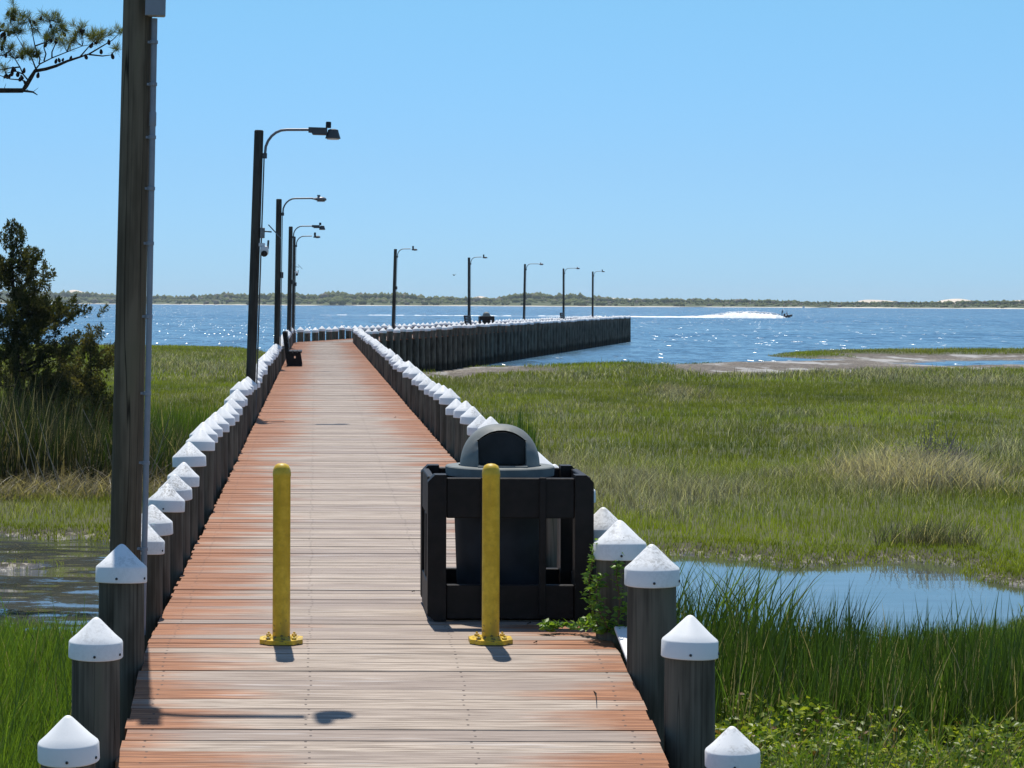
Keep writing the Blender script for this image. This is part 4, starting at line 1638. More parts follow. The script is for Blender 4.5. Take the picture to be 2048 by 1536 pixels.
def blades(base, height, width, bend, az, col0, col1, segs=2, tilt=None):
    """curved tapering ribbons; returns verts, faces, cols"""
    n = len(base)
    az = np.asarray(az)
    dirx, diry = np.cos(az), np.sin(az)
    face = rng.uniform(0, 2 * PI, n)
    wx, wy = np.cos(face), np.sin(face)
    V, C = [], []
    for s in range(segs + 1):
        t = s / segs
        off = bend * t * t
        z = height * (t - 0.12 * np.minimum(1, np.abs(bend) / (height + 1e-6)) * t * t)
        c = base + np.stack([dirx * off, diry * off, z], -1)
        hw = width * 0.5 * (1 - t ** 1.6) if s < segs else width * 0.0
        col = col0 + (col1 - col0) * t
        if s < segs:
            V.append(c + np.stack([wx * hw, wy * hw, 0 * hw], -1))
            V.append(c - np.stack([wx * hw, wy * hw, 0 * hw], -1))
            C += [col, col]
        else:
            V.append(c)
            C.append(col)
    k = 2 * segs + 1
    Vn = np.stack(V, 1).reshape(-1, 3)
    Cn = np.stack(C, 1).reshape(-1, 3)
    tri = []
    for s in range(segs - 1):
        a = 2 * s
        tri += [(a, a + 1, a + 3), (a, a + 3, a + 2)]
    a = 2 * (segs - 1)
    tri.append((a, a + 1, a + 2))
    Fn = (np.array(tri)[None] + (np.arange(n) * k)[:, None, None]).reshape(-1, 3)
    return Vn, Fn, Cn


def merge(parts):
    V, Fc, C, o = [], [], [], 0
    for v, f, c in parts:
        V.append(v)
        Fc.append(f + o)
        C.append(c)
        o += len(v)
    return np.concatenate(V), np.concatenate(Fc), np.concatenate(C)


def on_pier(x, y, m=0.1):
    a = (y < D_BEND + 1) & (x > -1.16 - m) & (x < 1.87 + m)
    b = (y >= D_BEND - 2) & (x > xl2(y) - 0.2 - m) & (x < xl2(y) + 3.0 + m)
    return a | b


def px_of(x, y):
    return CX + F * x / y


def py_of(x, y, z):
    return CY + RS * (px_of(x, y) - CX) - F * (z - EYE) / y


# ------------------------------------------------------------------ marsh grass
# soft patches of dead grass where the photo shows them: (px, py, radius_px_x, radius_px_y, strength)
DEAD = [(1850, 930, 110, 26, 0.7), (1330, 1000, 120, 30, 0.9), (1690, 748, 400, 8, 0.8), (1000, 766, 130, 6, 0.7), (1240, 962, 190, 36, 0.95), (1400, 985, 170, 36, 0.95), (1180, 935, 110, 26, 0.7), (1560, 955, 110, 14, 0.7), (1830, 955, 110, 34, 1.0), (1760, 985, 190, 22, 0.7), (2010, 905, 60, 24, 0.9), (1960, 765, 190, 11, 0.9), (1760, 757, 170, 9, 0.6), (1540, 752, 110, 11, 0.7),
        (1350, 795, 30, 14, 0.8), (1590, 830, 120, 7, 0.6), (1180, 845, 120, 12, 0.45), (1420, 855, 190, 14, 0.35), (1110, 752, 80, 8, 0.5), (390, 735, 130, 14, 0.8), (460, 790, 50, 10, 0.4), (340, 715, 60, 8, 0.5), (1650, 895, 200, 12, 0.3), (420, 712, 100, 6, 0.5)]
DARK = [(1640, 1062, 130, 22, 0.7), (1420, 1050, 170, 25, 0.6), (1900, 1070, 60, 40, 0.5), (1740, 1010, 250, 16, 0.35), (60, 975, 170, 12, 0.6), (1900, 1020, 200, 18, 0.4)]
LIME = [(1480, 840, 220, 14, 0.6), (1750, 842, 150, 10, 0.8), (1640, 945, 70, 10, 0.7), (330, 755, 110, 10, 0.6), (400, 748, 100, 8, 0.6), (60, 1030, 160, 22, 0.5), (1040, 800, 120, 20, 0.35), (1240, 880, 120, 12, 0.5)]


def patch(px, py, lst):
    v = np.zeros_like(px)
    for (a, b, ra, rb, s) in lst:
        q = ((px - a) / ra) ** 2 + ((py - b) / rb) ** 2
        v = np.maximum(v, s * np.exp(-q * 0.9))
    return v


def grass_band(d0, d1, dens, wmin, wmax, hmin, hmax, segs=2, x_margin=1.18):
    area = 0.5 * 0.455 * 1.4 * (d1 ** 2 - d0 ** 2)
    n = int(area * dens)
    y = np.sqrt(rng.uniform(d0 ** 2, d1 ** 2, n))
    u = rng.uniform(-0.25, 1.45, n)
    x = (u * 2048 - CX) / F * y
    s, mud = land(x, y)
    pxx = px_of(x, y)
    gz = ground_z(x, y, s, mud)
    pyy = py_of(x, y, gz)
    thin = fbm(x * 0.7, y * 0.35, 31)
    ok = (s > 0.04 + 0.12 * (y > 90)) & (rng.random(n) > mud * 1.25 - 0.05) & (~on_pier(x, y)) & (rng.random(n) < 0.55 + 0.9 * thin)
    x, y, s, mud, pxx, pyy, gz = (q[ok] for q in (x, y, s, mud, pxx, pyy, gz))
    n = len(x)
    nz = fbm(x * 0.45, y * 0.16, 41)
    nz2 = fbm(x * 1.6, y * 0.8, 43)
    dead = patch(pxx, pyy, DEAD)
    deadp = np.clip(dead * (0.45 + 1.1 * nz2) + 0.34 * sstep(nz, 0.50, 0.66) + 0.03, 0, 0.95)
    dark = patch(pxx, pyy, DARK)
    lime = patch(pxx, pyy, LIME)
    isd = rng.random(n) < deadp
    base_g = np.array([0.068, 0.080, 0.016])
    g2 = np.array([0.110, 0.116, 0.020])
    dk = np.array([0.026, 0.036, 0.011])
    lm = np.array([0.130, 0.155, 0.018])
    t = np.clip(nz * 1.3 - 0.2 + rng.normal(0, 0.12, n), 0, 1)[:, None]
    g = base_g + (g2 - base_g) * t
    g = g + (dk - g) * dark[:, None]
    g = g + (lm - g) * (lime * 0.8)[:, None]
    band = fbm(x * 0.10, y * 0.16, 71)[:, None]
    b2 = fbm(x * 0.5, y * 0.22, 73)[:, None]
    g = g + (lm - g) * np.clip((band - 0.52) * 3.2, 0, 0.75)
    g = g + (dk * 1.3 - g) * np.clip((0.47 - b2) * 3.0, 0, 0.6)
    g *= rng.uniform(0.72, 1.3, (n, 1))
    dd = np.array([0.130, 0.122, 0.098]) * (rng.random((n, 1)) ** 2 * 1.9 + 0.45)
    top = np.where(isd[:, None], dd, g)
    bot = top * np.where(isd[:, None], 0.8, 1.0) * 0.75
    h = rng.uniform(hmin, hmax, n) * (0.70 + 0.6 * nz2) * (1 + 0.75 * dead) * (0.45 + 0.55 * sstep(s, 0.2, 3.0))
    # scattered taller stems
    tall = rng.random(n) < 0.012
    h = np.where(tall, h * rng.uniform(1.4, 2.1, n), h)
    near = y < 25.3
    ly = np.where(pxx > 600, 0.1372, 0.1355)
    h = np.where(near, np.minimum(h, np.clip(EYE - ly * y - gz, 0.05, 1) * rng.uniform(0.8, 1.1, n)), h)
    wd = rng.uniform(wmin, wmax, n)
    bend = h * np.where(isd, rng.uniform(0.2, 1.0, n), rng.uniform(0.05, 0.45, n))
    az = rng.normal(0.3, 1.3, n) + np.where(rng.random(n) < 0.35, PI, 0)
    return blades(np.stack([x, y, gz - 0.01], -1), h, wd, bend, az, bot, top, segs)


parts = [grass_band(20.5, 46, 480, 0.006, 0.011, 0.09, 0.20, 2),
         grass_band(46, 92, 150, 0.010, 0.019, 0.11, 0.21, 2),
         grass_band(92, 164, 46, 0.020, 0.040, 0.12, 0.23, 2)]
# a drooping fringe along the creek banks
n = 150000
y = rng.uniform(20, 37, n)
x = (rng.uniform(-0.2, 1.25, n) * 2048 - CX) / F * y
s_, m_ = land(x, y)
k = (s_ > -0.12) & (s_ < 1.1) & ~on_pier(x, y) & (m_ < 0.3) & ((y > 27) | (rng.random(n) < 0.25))
x, y, s_ = x[k], y[k], s_[k]
gz = ground_z(x, y)
n = len(x)
nz2 = fbm(x * 1.2, y * 1.2, 55)
h = rng.uniform(0.05, 0.15, n) * (0.7 + 0.6 * nz2)
h = np.where(y < 25.3, np.minimum(h, np.clip(EYE - 0.1372 * y - gz, 0.05, 1)), h)
col = (np.array([0.050, 0.068, 0.013]) + (np.array([0.098, 0.112, 0.018]) - np.array([0.050, 0.068, 0.013])) * nz2[:, None]) * rng.uniform(0.6, 1.3, (n, 1))
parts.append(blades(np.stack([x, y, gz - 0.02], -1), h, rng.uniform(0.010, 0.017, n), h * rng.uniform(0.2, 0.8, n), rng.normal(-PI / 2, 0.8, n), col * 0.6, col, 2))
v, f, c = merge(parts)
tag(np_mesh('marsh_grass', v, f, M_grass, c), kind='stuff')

# ------------------------------------------------------------------ reeds
GREEN_D = np.array([0.034, 0.062, 0.014])
GREEN_M = np.array([0.075, 0.130, 0.018])
GREEN_L = np.array([0.15, 0.215, 0.026])
TAN = np.array([0.24, 0.20, 0.13])
GREY = np.array([0.13, 0.115, 0.095])


def reeds(x, y, h, leaves, wid, c_bot, c_top, lean=(0.12, 0.4), az_m=0.2, var=0.3, dead=0.08, spread=0.04, tone=None):
    n = len(x)
    gz = ground_z(x, y)
    X = np.repeat(x, leaves) + rng.normal(0, spread, n * leaves)
    Y = np.repeat(y, leaves) + rng.normal(0, spread, n * leaves)
    Z = np.repeat(gz, leaves) - 0.03
    H = np.repeat(h, leaves) * rng.uniform(0.55, 1.0, n * leaves)
    k = len(X)
    vr = rng.uniform(1 - var, 1 + var, (k, 1))
    if tone is not None:
        vr = vr * np.repeat(tone, leaves, 0)
    isd = (rng.random(k) < dead)[:, None]
    mixf = rng.random((k, 1)) ** 1.5
    ct = c_top[0] + (c_top[1] - c_top[0]) * mixf
    top = np.where(isd, TAN * rng.uniform(0.6, 1.6, (k, 1)), ct * vr)
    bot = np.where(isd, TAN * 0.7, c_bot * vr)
    bend = H * rng.uniform(*lean, k)
    az = rng.normal(az_m, 0.9, k) + np.where(rng.random(k) < 0.3, PI, 0)
    return blades(np.stack([X, Y, Z], -1), H, rng.uniform(wid * 0.7, wid * 1.3, k), bend, az, bot, top, 4)


def scatter(px0, px1, d0, d1, n, ok=None):
    y = rng.uniform(d0, d1, n)
    px = rng.uniform(px0, px1, n)
    x = (px - CX) / F * y
    s, _ = land(x, y)
    k = (s > -0.25) & ~on_pier(x, y, 0.05)
    if ok is not None:
        k &= ok(x, y, px)
    return x[k], y[k], px[k]


# right bank: dense stand in front of the pond
x, y, px = scatter(1290, 3000, 15.2, 20.5, 3000)
gz = ground_z(x, y)
lim = EYE - 0.1372 * y - gz                                  # tops of the dense stand stay below the pond's near edge
h = np.clip(lim, 0.3, 1.3) * rng.uniform(0.72, 1.10, len(x)) * (0.86 + 0.3 * fbm(x * 1.2, y * 0.5, 61))
tone = (0.45 + 1.1 * fbm(x * 2.2, y * 0.9, 66))[:, None]
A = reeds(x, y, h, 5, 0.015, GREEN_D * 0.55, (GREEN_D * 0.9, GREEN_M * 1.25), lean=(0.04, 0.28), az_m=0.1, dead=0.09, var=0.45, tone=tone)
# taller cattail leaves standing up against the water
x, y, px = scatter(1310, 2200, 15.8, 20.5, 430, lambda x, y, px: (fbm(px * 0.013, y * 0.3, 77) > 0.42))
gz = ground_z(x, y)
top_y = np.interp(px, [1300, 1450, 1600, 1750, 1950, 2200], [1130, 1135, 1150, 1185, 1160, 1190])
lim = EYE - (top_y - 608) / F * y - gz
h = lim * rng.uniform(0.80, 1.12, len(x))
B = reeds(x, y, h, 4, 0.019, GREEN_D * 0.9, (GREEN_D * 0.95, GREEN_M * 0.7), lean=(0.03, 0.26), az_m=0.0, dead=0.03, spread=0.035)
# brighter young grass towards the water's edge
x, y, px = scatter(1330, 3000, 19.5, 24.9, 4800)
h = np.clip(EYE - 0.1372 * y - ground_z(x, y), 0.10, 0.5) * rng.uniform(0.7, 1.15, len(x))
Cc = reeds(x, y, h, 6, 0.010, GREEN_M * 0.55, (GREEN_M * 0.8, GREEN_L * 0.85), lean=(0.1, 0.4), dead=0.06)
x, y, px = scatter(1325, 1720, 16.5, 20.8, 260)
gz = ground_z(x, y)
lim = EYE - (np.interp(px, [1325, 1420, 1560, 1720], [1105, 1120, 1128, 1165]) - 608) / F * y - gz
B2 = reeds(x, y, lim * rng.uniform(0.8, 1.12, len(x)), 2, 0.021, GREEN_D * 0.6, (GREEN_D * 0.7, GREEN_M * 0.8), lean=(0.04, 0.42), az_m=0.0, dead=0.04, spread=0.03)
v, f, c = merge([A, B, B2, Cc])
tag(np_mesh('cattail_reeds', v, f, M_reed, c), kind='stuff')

# cattail leaves springing beside the vine, and lone stems along the right row
x, y, px = scatter(1290, 1560, 19.5, 22.5, 60)
h = rng.uniform(1.15, 1.6, len(x)) * np.interp(px, [1290, 1560], [1.0, 0.9])
A = reeds(x, y, h, 3, 0.022, GREEN_D, (GREEN_M * 0.9, GREEN_L * 0.9), lean=(0.25, 0.6), az_m=0.0)
x, y, px = scatter(930, 1075, 42, 56, 130, lambda x, y, px: x > 2.1)
h = rng.uniform(0.5, 1.0, len(x))
B = reeds(x, y, h, 4, 0.028, GREEN_D * 1.2, (GREEN_D * 1.3, GREEN_M), lean=(0.02, 0.15))
x, y, px = scatter(1040, 1075, 36, 42, 6, lambda x, y, px: x > 2.1)
Cc = reeds(x, y, rng.uniform(1.0, 1.5, len(x)), 3, 0.022, GREEN_D, (GREEN_D, GREEN_M), lean=(0.02, 0.12))
v, f, c = merge([A, B, Cc])
tag(np_mesh('scattered_reeds', v, f, M_reed, c), kind='stuff')

# left belt of tall reeds under the cedars
def left_ok(x, y, px):
    return x < -1.35


x, y, px = scatter(-500, 490, 38.5, 44.5, 4200, left_ok)
h = np.interp(px, [-500, 60, 130, 300, 420, 490], [2.3, 2.3, 2.0, 1.45, 1.15, 0.8]) * rng.uniform(0.55, 1.0, len(x))
tone = np.interp(px, [-500, 140, 330, 490], [0.42, 0.5, 0.85, 1.1])[:, None]  # reed colour darkened towards the cedars, standing in for their shade
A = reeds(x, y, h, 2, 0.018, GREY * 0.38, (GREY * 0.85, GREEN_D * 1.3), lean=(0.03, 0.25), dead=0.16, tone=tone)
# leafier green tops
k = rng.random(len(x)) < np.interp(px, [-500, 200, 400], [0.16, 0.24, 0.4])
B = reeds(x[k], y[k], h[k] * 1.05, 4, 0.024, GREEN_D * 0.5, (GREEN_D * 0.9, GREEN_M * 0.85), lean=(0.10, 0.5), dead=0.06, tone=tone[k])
x, y, px = scatter(300, 520, 42, 58, 900, left_ok)
h = rng.uniform(0.5, 1.15, len(x))
Cc = reeds(x, y, h, 4, 0.022, GREEN_M * 0.55, (GREEN_M * 0.8, GREEN_L * 0.8), lean=(0.03, 0.25), dead=0.05)
# matted dead straw at the foot of the belt
x, y, px = scatter(-400, 440, 37.0, 39.4, 2600, left_ok)
h = rng.uniform(0.2, 0.65, len(x))
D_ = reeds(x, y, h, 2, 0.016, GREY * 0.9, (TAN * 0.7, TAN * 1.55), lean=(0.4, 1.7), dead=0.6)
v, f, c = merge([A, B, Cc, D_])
tag(np_mesh('tall_reed_belt', v, f, M_reed, c), kind='stuff')

# dead canes leaning out of the belt
mb = MB()
for k in range(75):
    px = random.uniform(-200, 400)
    d = random.uniform(37.2, 40.5)
    x = (px - CX) / F * d
    if x > -1.4:
        continue
    z = float(ground_z(np.array([x]), np.array([d]))[0])
    L = random.uniform(0.4, 1.7)
    az, el = random.uniform(0, 6.28), random.uniform(0.4, 1.3)
    p0 = Vector((x, d, z))
    p1 = p0 + Vector((math.cos(az) * math.cos(el), math.sin(az) * math.cos(el) * 0.5, math.sin(el))) * L
    pm = (p0 + p1) / 2 + Vector((random.uniform(-.06, .06), 0, random.uniform(-.06, .06)))
    mb.tube([p0, pm, p1], [0.010, 0.008, 0.004], 4)
o = mb.build('dead_canes', M_twig)
tag(o, kind='stuff')

# left foreground: rank bright grass between pond and ramp
x, y, px = scatter(-500, 260, 11.5, 25.2, 4200, lambda x, y, px: x < -1.3)
lim = EYE - (1212 - 602) / F * y - ground_z(x, y)
h = np.clip(lim, 0.12, 0.75) * rng.uniform(0.6, 1.12, len(x))
A = reeds(x, y, h, 5, 0.012, GREEN_M * 0.85, (GREEN_M * 1.05, GREEN_L * 1.15), lean=(0.08, 0.45), dead=0.04)
x, y, px = scatter(-300, 235, 14, 19.5, 80, lambda x, y, px: x < -1.3)
lim = EYE - (np.interp(px, [-300, 0, 100, 235], [1110, 1130, 1140, 1175]) - 602) / F * y - ground_z(x, y)
h = lim * rng.uniform(0.75, 1.1, len(x))
B = reeds(x, y, h, 4, 0.017, GREEN_D * 1.3, (GREEN_D * 1.6, GREEN_M * 1.2), lean=(0.08, 0.4), dead=0.06)
x, y, px = scatter(-200, 150, 10.2, 12.8, 420, lambda x, y, px: x < -1.28)
h = rng.uniform(0.28, 0.52, len(x))
Cc = reeds(x, y, h, 6, 0.020, GREEN_M * 0.8, (GREEN_M * 1.2, GREEN_L * 1.25), lean=(0.3, 0.9), dead=0.02)
v, f, c = merge([A, B, Cc])
tag(np_mesh('bank_grass', v, f, M_reed, c), kind='stuff')

# ------------------------------------------------------------------ leaves (folded diamonds)


def leaf_mesh(pos, nrm, axis, length, width, col):
    n = len(pos)
    ax = axis / np.linalg.norm(axis, axis=1, keepdims=True)
    sd_ = np.cross(nrm, ax)
    sd_ /= np.linalg.norm(sd_, axis=1, keepdims=True) + 1e-9
    up = np.cross(ax, sd_)
    L, W = length[:, None], width[:, None]
    v0 = pos
    v1 = pos + ax * L * 0.42 + sd_ * W * 0.5 + up * W * 0.14
    v2 = pos + ax * L
    v2 = v2 - up * L * 0.12
    v3 = pos + ax * L * 0.42 - sd_ * W * 0.5 + up * W * 0.14
    vm = pos + ax * L * 0.45
    V = np.stack([v0, v1, v2, v3, vm], 1).reshape(-1, 3)
    tri = np.array([(0, 4, 1), (1, 4, 2), (0, 3, 4), (3, 2, 4)])
    Fc = (tri[None] + (np.arange(n) * 5)[:, None, None]).reshape(-1, 3)
    C = np.repeat(col, 5, 0)
    return V, Fc, C


def rand_dirs(n, up=0.6):
    a = rng.normal(0, 1, (n, 3))
    a[:, 2] = np.abs(a[:, 2]) * 0.6 + up
    return a / np.linalg.norm(a, axis=1, keepdims=True)


# leafy undergrowth at the lower right, with woody stems
def undergrowth(name, mounds, per, lsize, c0, c1, stems):
    parts = []
    mb = MB()
    for (cx, cy, rx, ry, h) in mounds:
        n = int(per * rx * ry)
        a = rng.uniform(0, 2 * PI, n)
        r = np.sqrt(rng.random(n))
        x, y = cx + rx * r * np.cos(a), cy + ry * r * np.sin(a)
        k = ~on_pier(x, y, -0.02)
        x, y, r = x[k], y[k], r[k]
        n = len(x)
        gz = ground_z(x, y)
        t = 1 - (1 - rng.random(n)) ** 1.8
        hh = h * (1 - 0.6 * r ** 2) * (0.6 + 0.8 * fbm(x * 2.5, y * 2.5, 91))
        z = gz + hh * (0.15 + 0.85 * t)
        ax = rng.normal(0, 1, (n, 3))
        ax[:, 2] = ax[:, 2] * 0.5 + 0.15
        tt = rng.random((n, 1)) ** 1.3
        col = (c0 + (c1 - c0) * tt) * rng.uniform(0.75, 1.25, (n, 1))
        brown = rng.random(n) < 0.035
        col[brown] = np.array([0.16, 0.09, 0.035]) * rng.uniform(0.7, 1.3, (brown.sum(), 1))
        L = rng.uniform(0.6, 1.3, n) * lsize
        parts.append(leaf_mesh(np.stack([x, y, z], -1), rand_dirs(n), ax, L, L * rng.uniform(0.45, 0.65, n), col))
        for s in range(int(stems * rx * ry)):
            q = random.randrange(n)
            p1 = Vector((x[q], y[q], z[q] + random.uniform(0, 0.12)))
            p0 = Vector((x[q] + random.uniform(-.15, .15), y[q] + random.uniform(-.15, .15), gz[q]))
            mb.tube([p0, (p0 + p1) / 2 + Vector((random.uniform(-.04, .04), random.uniform(-.04, .04), 0)), p1], [0.004, 0.003, 0.0015], 4)
    v, f, c = merge(parts)
    o = np_mesh(name, v, f, M_leaf, c)
    tag(o, kind='stuff')
    if mb.v:
        st = mb.build('stems', M_twig, o)
    return o


M_ = []
for px, d, rpx, h in [(1440, 14.2, 60, 0.55), (1480, 15.6, 80, 0.62), (1530, 14.0, 90, 0.50), (1600, 15.0, 110, 0.55), (1690, 14.4, 110, 0.42), (1770, 15.4, 110, 0.44), (1850, 14.2, 120, 0.36), (1940, 15.2, 110, 0.46), (2030, 14.5, 110, 0.50), (2120, 15.5, 120, 0.5),
                      (1560, 12.6, 110, 0.42), (1700, 12.8, 130, 0.34), (1850, 12.9, 130, 0.36), (2000, 13.0, 130, 0.4), (1460, 12.4, 50, 0.42), (2130, 13.0, 120, 0.45), (1620, 11.3, 120, 0.34), (1780, 11.3, 140, 0.32), (1950, 11.3, 140, 0.36), (2100, 11.5, 120, 0.4), (2260, 14.2, 140, 0.45), (2420, 15.0, 150, 0.45), (2300, 12.2, 150, 0.4), (2600, 14.0, 160, 0.45), (2500, 12.0, 160, 0.4)]:
    M_.append(((px - CX) / F * d, d, rpx / F * d * 1.1, 0.85, h * 0.86))
undergrowth('leafy_undergrowth', M_, 3300, 0.052, np.array([0.045, 0.095, 0.012]), np.array([0.27, 0.30, 0.030]), 110)

# grass blades poking through the undergrowth
x, y, px = scatter(1400, 2250, 11, 17.5, 1500)
tag(np_mesh('undergrowth_grass', *(lambda r: (r[0], r[1], M_reed, r[2]))(reeds(x, y, rng.uniform(0.3, 0.8, len(x)), 3, 0.011, GREEN_M * 0.5, (GREEN_M, GREEN_L * 1.2), lean=(0.1, 0.7), dead=0.22))), kind='stuff')

# ------------------------------------------------------------------ creeper on the pile beside the bin
vine = empty('creeper', (P(1240, 1250, 12.1).x, 12.1, 0.0))
tag(vine, 'green creeper climbing the wide pile beside the bin enclosure and trailing onto the deck', 'creeper')
mb = MB()
parts = []
PATHS = [
    ([(1200, 1262, 12.0), (1182, 1215, 12.05), (1178, 1160, 12.05), (1186, 1120, 12.08), (1196, 1085, 12.1)], 46, 0.052),
    ([(1215, 1255, 11.95), (1196, 1215, 11.95), (1192, 1180, 11.97), (1200, 1150, 11.97)], 34, 0.05),
    ([(1235, 1260, 11.93), (1240, 1200, 11.93), (1232, 1150, 11.93), (1238, 1122, 11.93)], 26, 0.05),
    ([(1210, 1262, 12.0), (1190, 1252, 12.1), (1150, 1250, 12.25), (1110, 1252, 12.25), (1085, 1254, 12.2)], 60, 0.058),
    ([(1260, 1270, 11.9), (1230, 1262, 11.95), (1200, 1250, 12.05), (1165, 1238, 12.3)], 40, 0.056),
    ([(1262, 1262, 11.93), (1256, 1230, 11.93), (1258, 1205, 11.93)], 16, 0.045),
]
for pts, n, ls in PATHS:
    pw = [P(*q) for q in pts]
    loc = [p - vine.location for p in pw]
    mb.tube(loc, [0.005] + [0.004] * (len(loc) - 2) + [0.002], 5)
    arr = np.array([p[:] for p in loc])
    seg = np.linspace(0, len(arr) - 1.001, n)
    i = seg.astype(int)
    fr = (seg - i)[:, None]
    pos = arr[i] * (1 - fr) + arr[i + 1] * fr
    # leaves come in fans of five
    for q in range(5):
        k = len(pos)
        a = rng.uniform(0, 2 * PI, k) + q * 1.2566
        ax = np.stack([np.cos(a), np.sin(a) * 0.7 - 0.25, np.sin(a * 1.7) * 0.4 + 0.15], -1)
        nr_ = rand_dirs(k, 0.5)
        nr_[:, 1] -= 0.5
        col = np.array([0.055, 0.13, 0.016]) + (np.array([0.17, 0.25, 0.03]) - np.array([0.055, 0.13, 0.016])) * rng.random((k, 1))
        L = rng.uniform(0.6, 1.2, k) * ls * 0.8
        keep = rng.random(k) < 0.62
        jt = rng.normal(0, 0.012, (k, 3))
        r_ = leaf_mesh((pos + jt)[keep], nr_[keep], ax[keep], L[keep], L[keep] * 0.5, col[keep])
        parts.append(r_)
mb.build('stem', simple('vine_stem', (0.10, 0.06, 0.03), 0.8), vine)
v, f, c = merge(parts)
np_mesh('leaves', v, f, M_leaf, c, vine)

# ------------------------------------------------------------------ shrub and dead clump out on the marsh
p = G(1850, 955, WZ + 0.25)
sx_, sy_ = p.x, p.y
shrub = empty('marsh_shrub', (sx_, sy_, WZ + 0.2))
tag(shrub, 'low grey-brown marsh shrub with yellow-green tips standing in dead grass out on the marsh', 'shrub')
mb = MB()
lp, lc_, parts = [], [], []
tips = []
for k in range(150):
    a = random.uniform(0, 6.28)
    r = math.sqrt(random.random())
    bx, by = math.cos(a) * r * 0.75, math.sin(a) * r * 0.6
    h = random.uniform(0.45, 1.05) * (1.05 - 0.5 * r) * (1.0 + 0.25 * math.cos(a))
    tip = Vector((bx + bx * 0.4 + random.uniform(-.12, .12), by * 1.3, h))
    mid = Vector((bx * 1.1 + random.uniform(-.05, .05), by * 1.1, h * 0.55))
    mb.tube([(bx * 0.6, by * 0.6, -0.1), mid, tip], [0.010, 0.008, 0.004], 4)
    for s in range(2):
        t2_ = mid + Vector((random.uniform(-.2, .2), random.uniform(-.2, .2), random.uniform(0.1, 0.3)))
        mb.tube([mid, t2_], [0.006, 0.003], 4)
        tips.append(t2_)
    tips.append(tip)
mb.build('stems', simple('grey_brown_stems', (0.25, 0.22, 0.19), 0.9, 0.1, var=0.4), shrub)
tp_ = np.array([t[:] for t in tips])
# yellow-green leaves on the left and middle tips
sel = tp_[(rng.random(len(tp_)) < 0.5) & (tp_[:, 0] < 0.35)]
pos = np.repeat(sel, 5, 0) + rng.normal(0, 0.045, (len(sel) * 5, 3))
L = rng.uniform(0.03, 0.06, len(pos))
v, f, c = leaf_mesh(pos, rand_dirs(len(pos)), rng.normal(0, 1, (len(pos), 3)), L, L * 0.6, np.array([0.20, 0.23, 0.045]) * rng.uniform(0.6, 1.4, (len(pos), 1)))
np_mesh('leaves', v, f, M_leaf, c, shrub)
# collapsed dead straw around it
x = rng.normal(sx_ - 0.45, 0.75, 4200)
y = rng.normal(sy_ - 0.6, 1.3, 4200)
A = reeds(x, y, rng.uniform(0.35, 0.95, len(x)) * np.exp(-((x - sx_ + 0.4) / 1.1) ** 2 * 0.5), 2, 0.018, GREY * 0.35, (GREY * 1.0, GREY * 2.2), lean=(0.15, 0.9), dead=0.10)
x2 = rng.normal(sx_ + 2.0, 0.6, 500)
y2 = rng.normal(sy_ + 1.0, 1.2, 500)
B = reeds(x2, y2, rng.uniform(0.25, 0.5, 500), 2, 0.012, GREY * 0.3, (GREY * 0.7, GREY * 1.2), lean=(0.2, 0.8), dead=0.06)
x3 = rng.normal(G(1885, 1115, WZ).x, 0.35, 220)
y3 = rng.normal(G(1885, 1112, WZ).y + 0.5, 0.4, 220)
s3, _ = land(x3, y3)
x3, y3 = x3[s3 > 0.05], y3[s3 > 0.05]
Cc = reeds(x3, y3, rng.uniform(0.3, 0.6, len(x3)), 3, 0.011, GREY * 0.25, (GREY * 0.5, GREEN_D), lean=(0.2, 0.9), dead=0.1)
x4 = rng.normal(G(1350, 800, WZ).x, 0.7, 260)
y4 = rng.normal(G(1350, 800, WZ).y, 2.5, 260)
D_ = reeds(x4, y4, rng.uniform(0.3, 0.6, 260), 2, 0.028, GREY * 0.3, (GREY * 0.7, GREY * 1.1), lean=(0.3, 1.0), dead=0.06)
v, f, c = merge([A, B, Cc, D_])
tag(np_mesh('dead_grass_clumps', v, f, M_grass, c), kind='stuff')

# ------------------------------------------------------------------ cedars


def sprays(pos, dirs, n_per, size, c0, c1):
    """dense tufts of short scale-leaf sprays, each tuft drawn out along its own direction"""
    k = len(pos)
    dn = dirs / np.linalg.norm(dirs, axis=1, keepdims=True)
    D = np.repeat(dn, n_per, 0)
    tl = rng.random((k * n_per, 1))
    rad = (0.30 + 0.70 * np.sin(np.clip(tl * 1.1, 0, 1) * PI)) * 0.078
    p = np.repeat(pos, n_per, 0) + D * (tl - 0.4) * np.repeat(rng.uniform(0.20, 0.38, (k, 1)), n_per, 0) + rng.normal(0, 1, (k * n_per, 3)) * rad * 0.62
    d = D + rng.normal(0, 0.55, (k * n_per, 3))
    nn = rng.normal(0, 1, (k * n_per, 3))
    tone = np.repeat(rng.random((k, 1)), n_per, 0)
    col = (c0 + (c1 - c0) * tone) * rng.uniform(0.65, 1.35, (k * n_per, 1))
    L = rng.uniform(0.6, 1.3, k * n_per) * size
    return leaf_mesh(p, nn / np.linalg.norm(nn, axis=1, keepdims=True), d, L, L * 0.42, col)


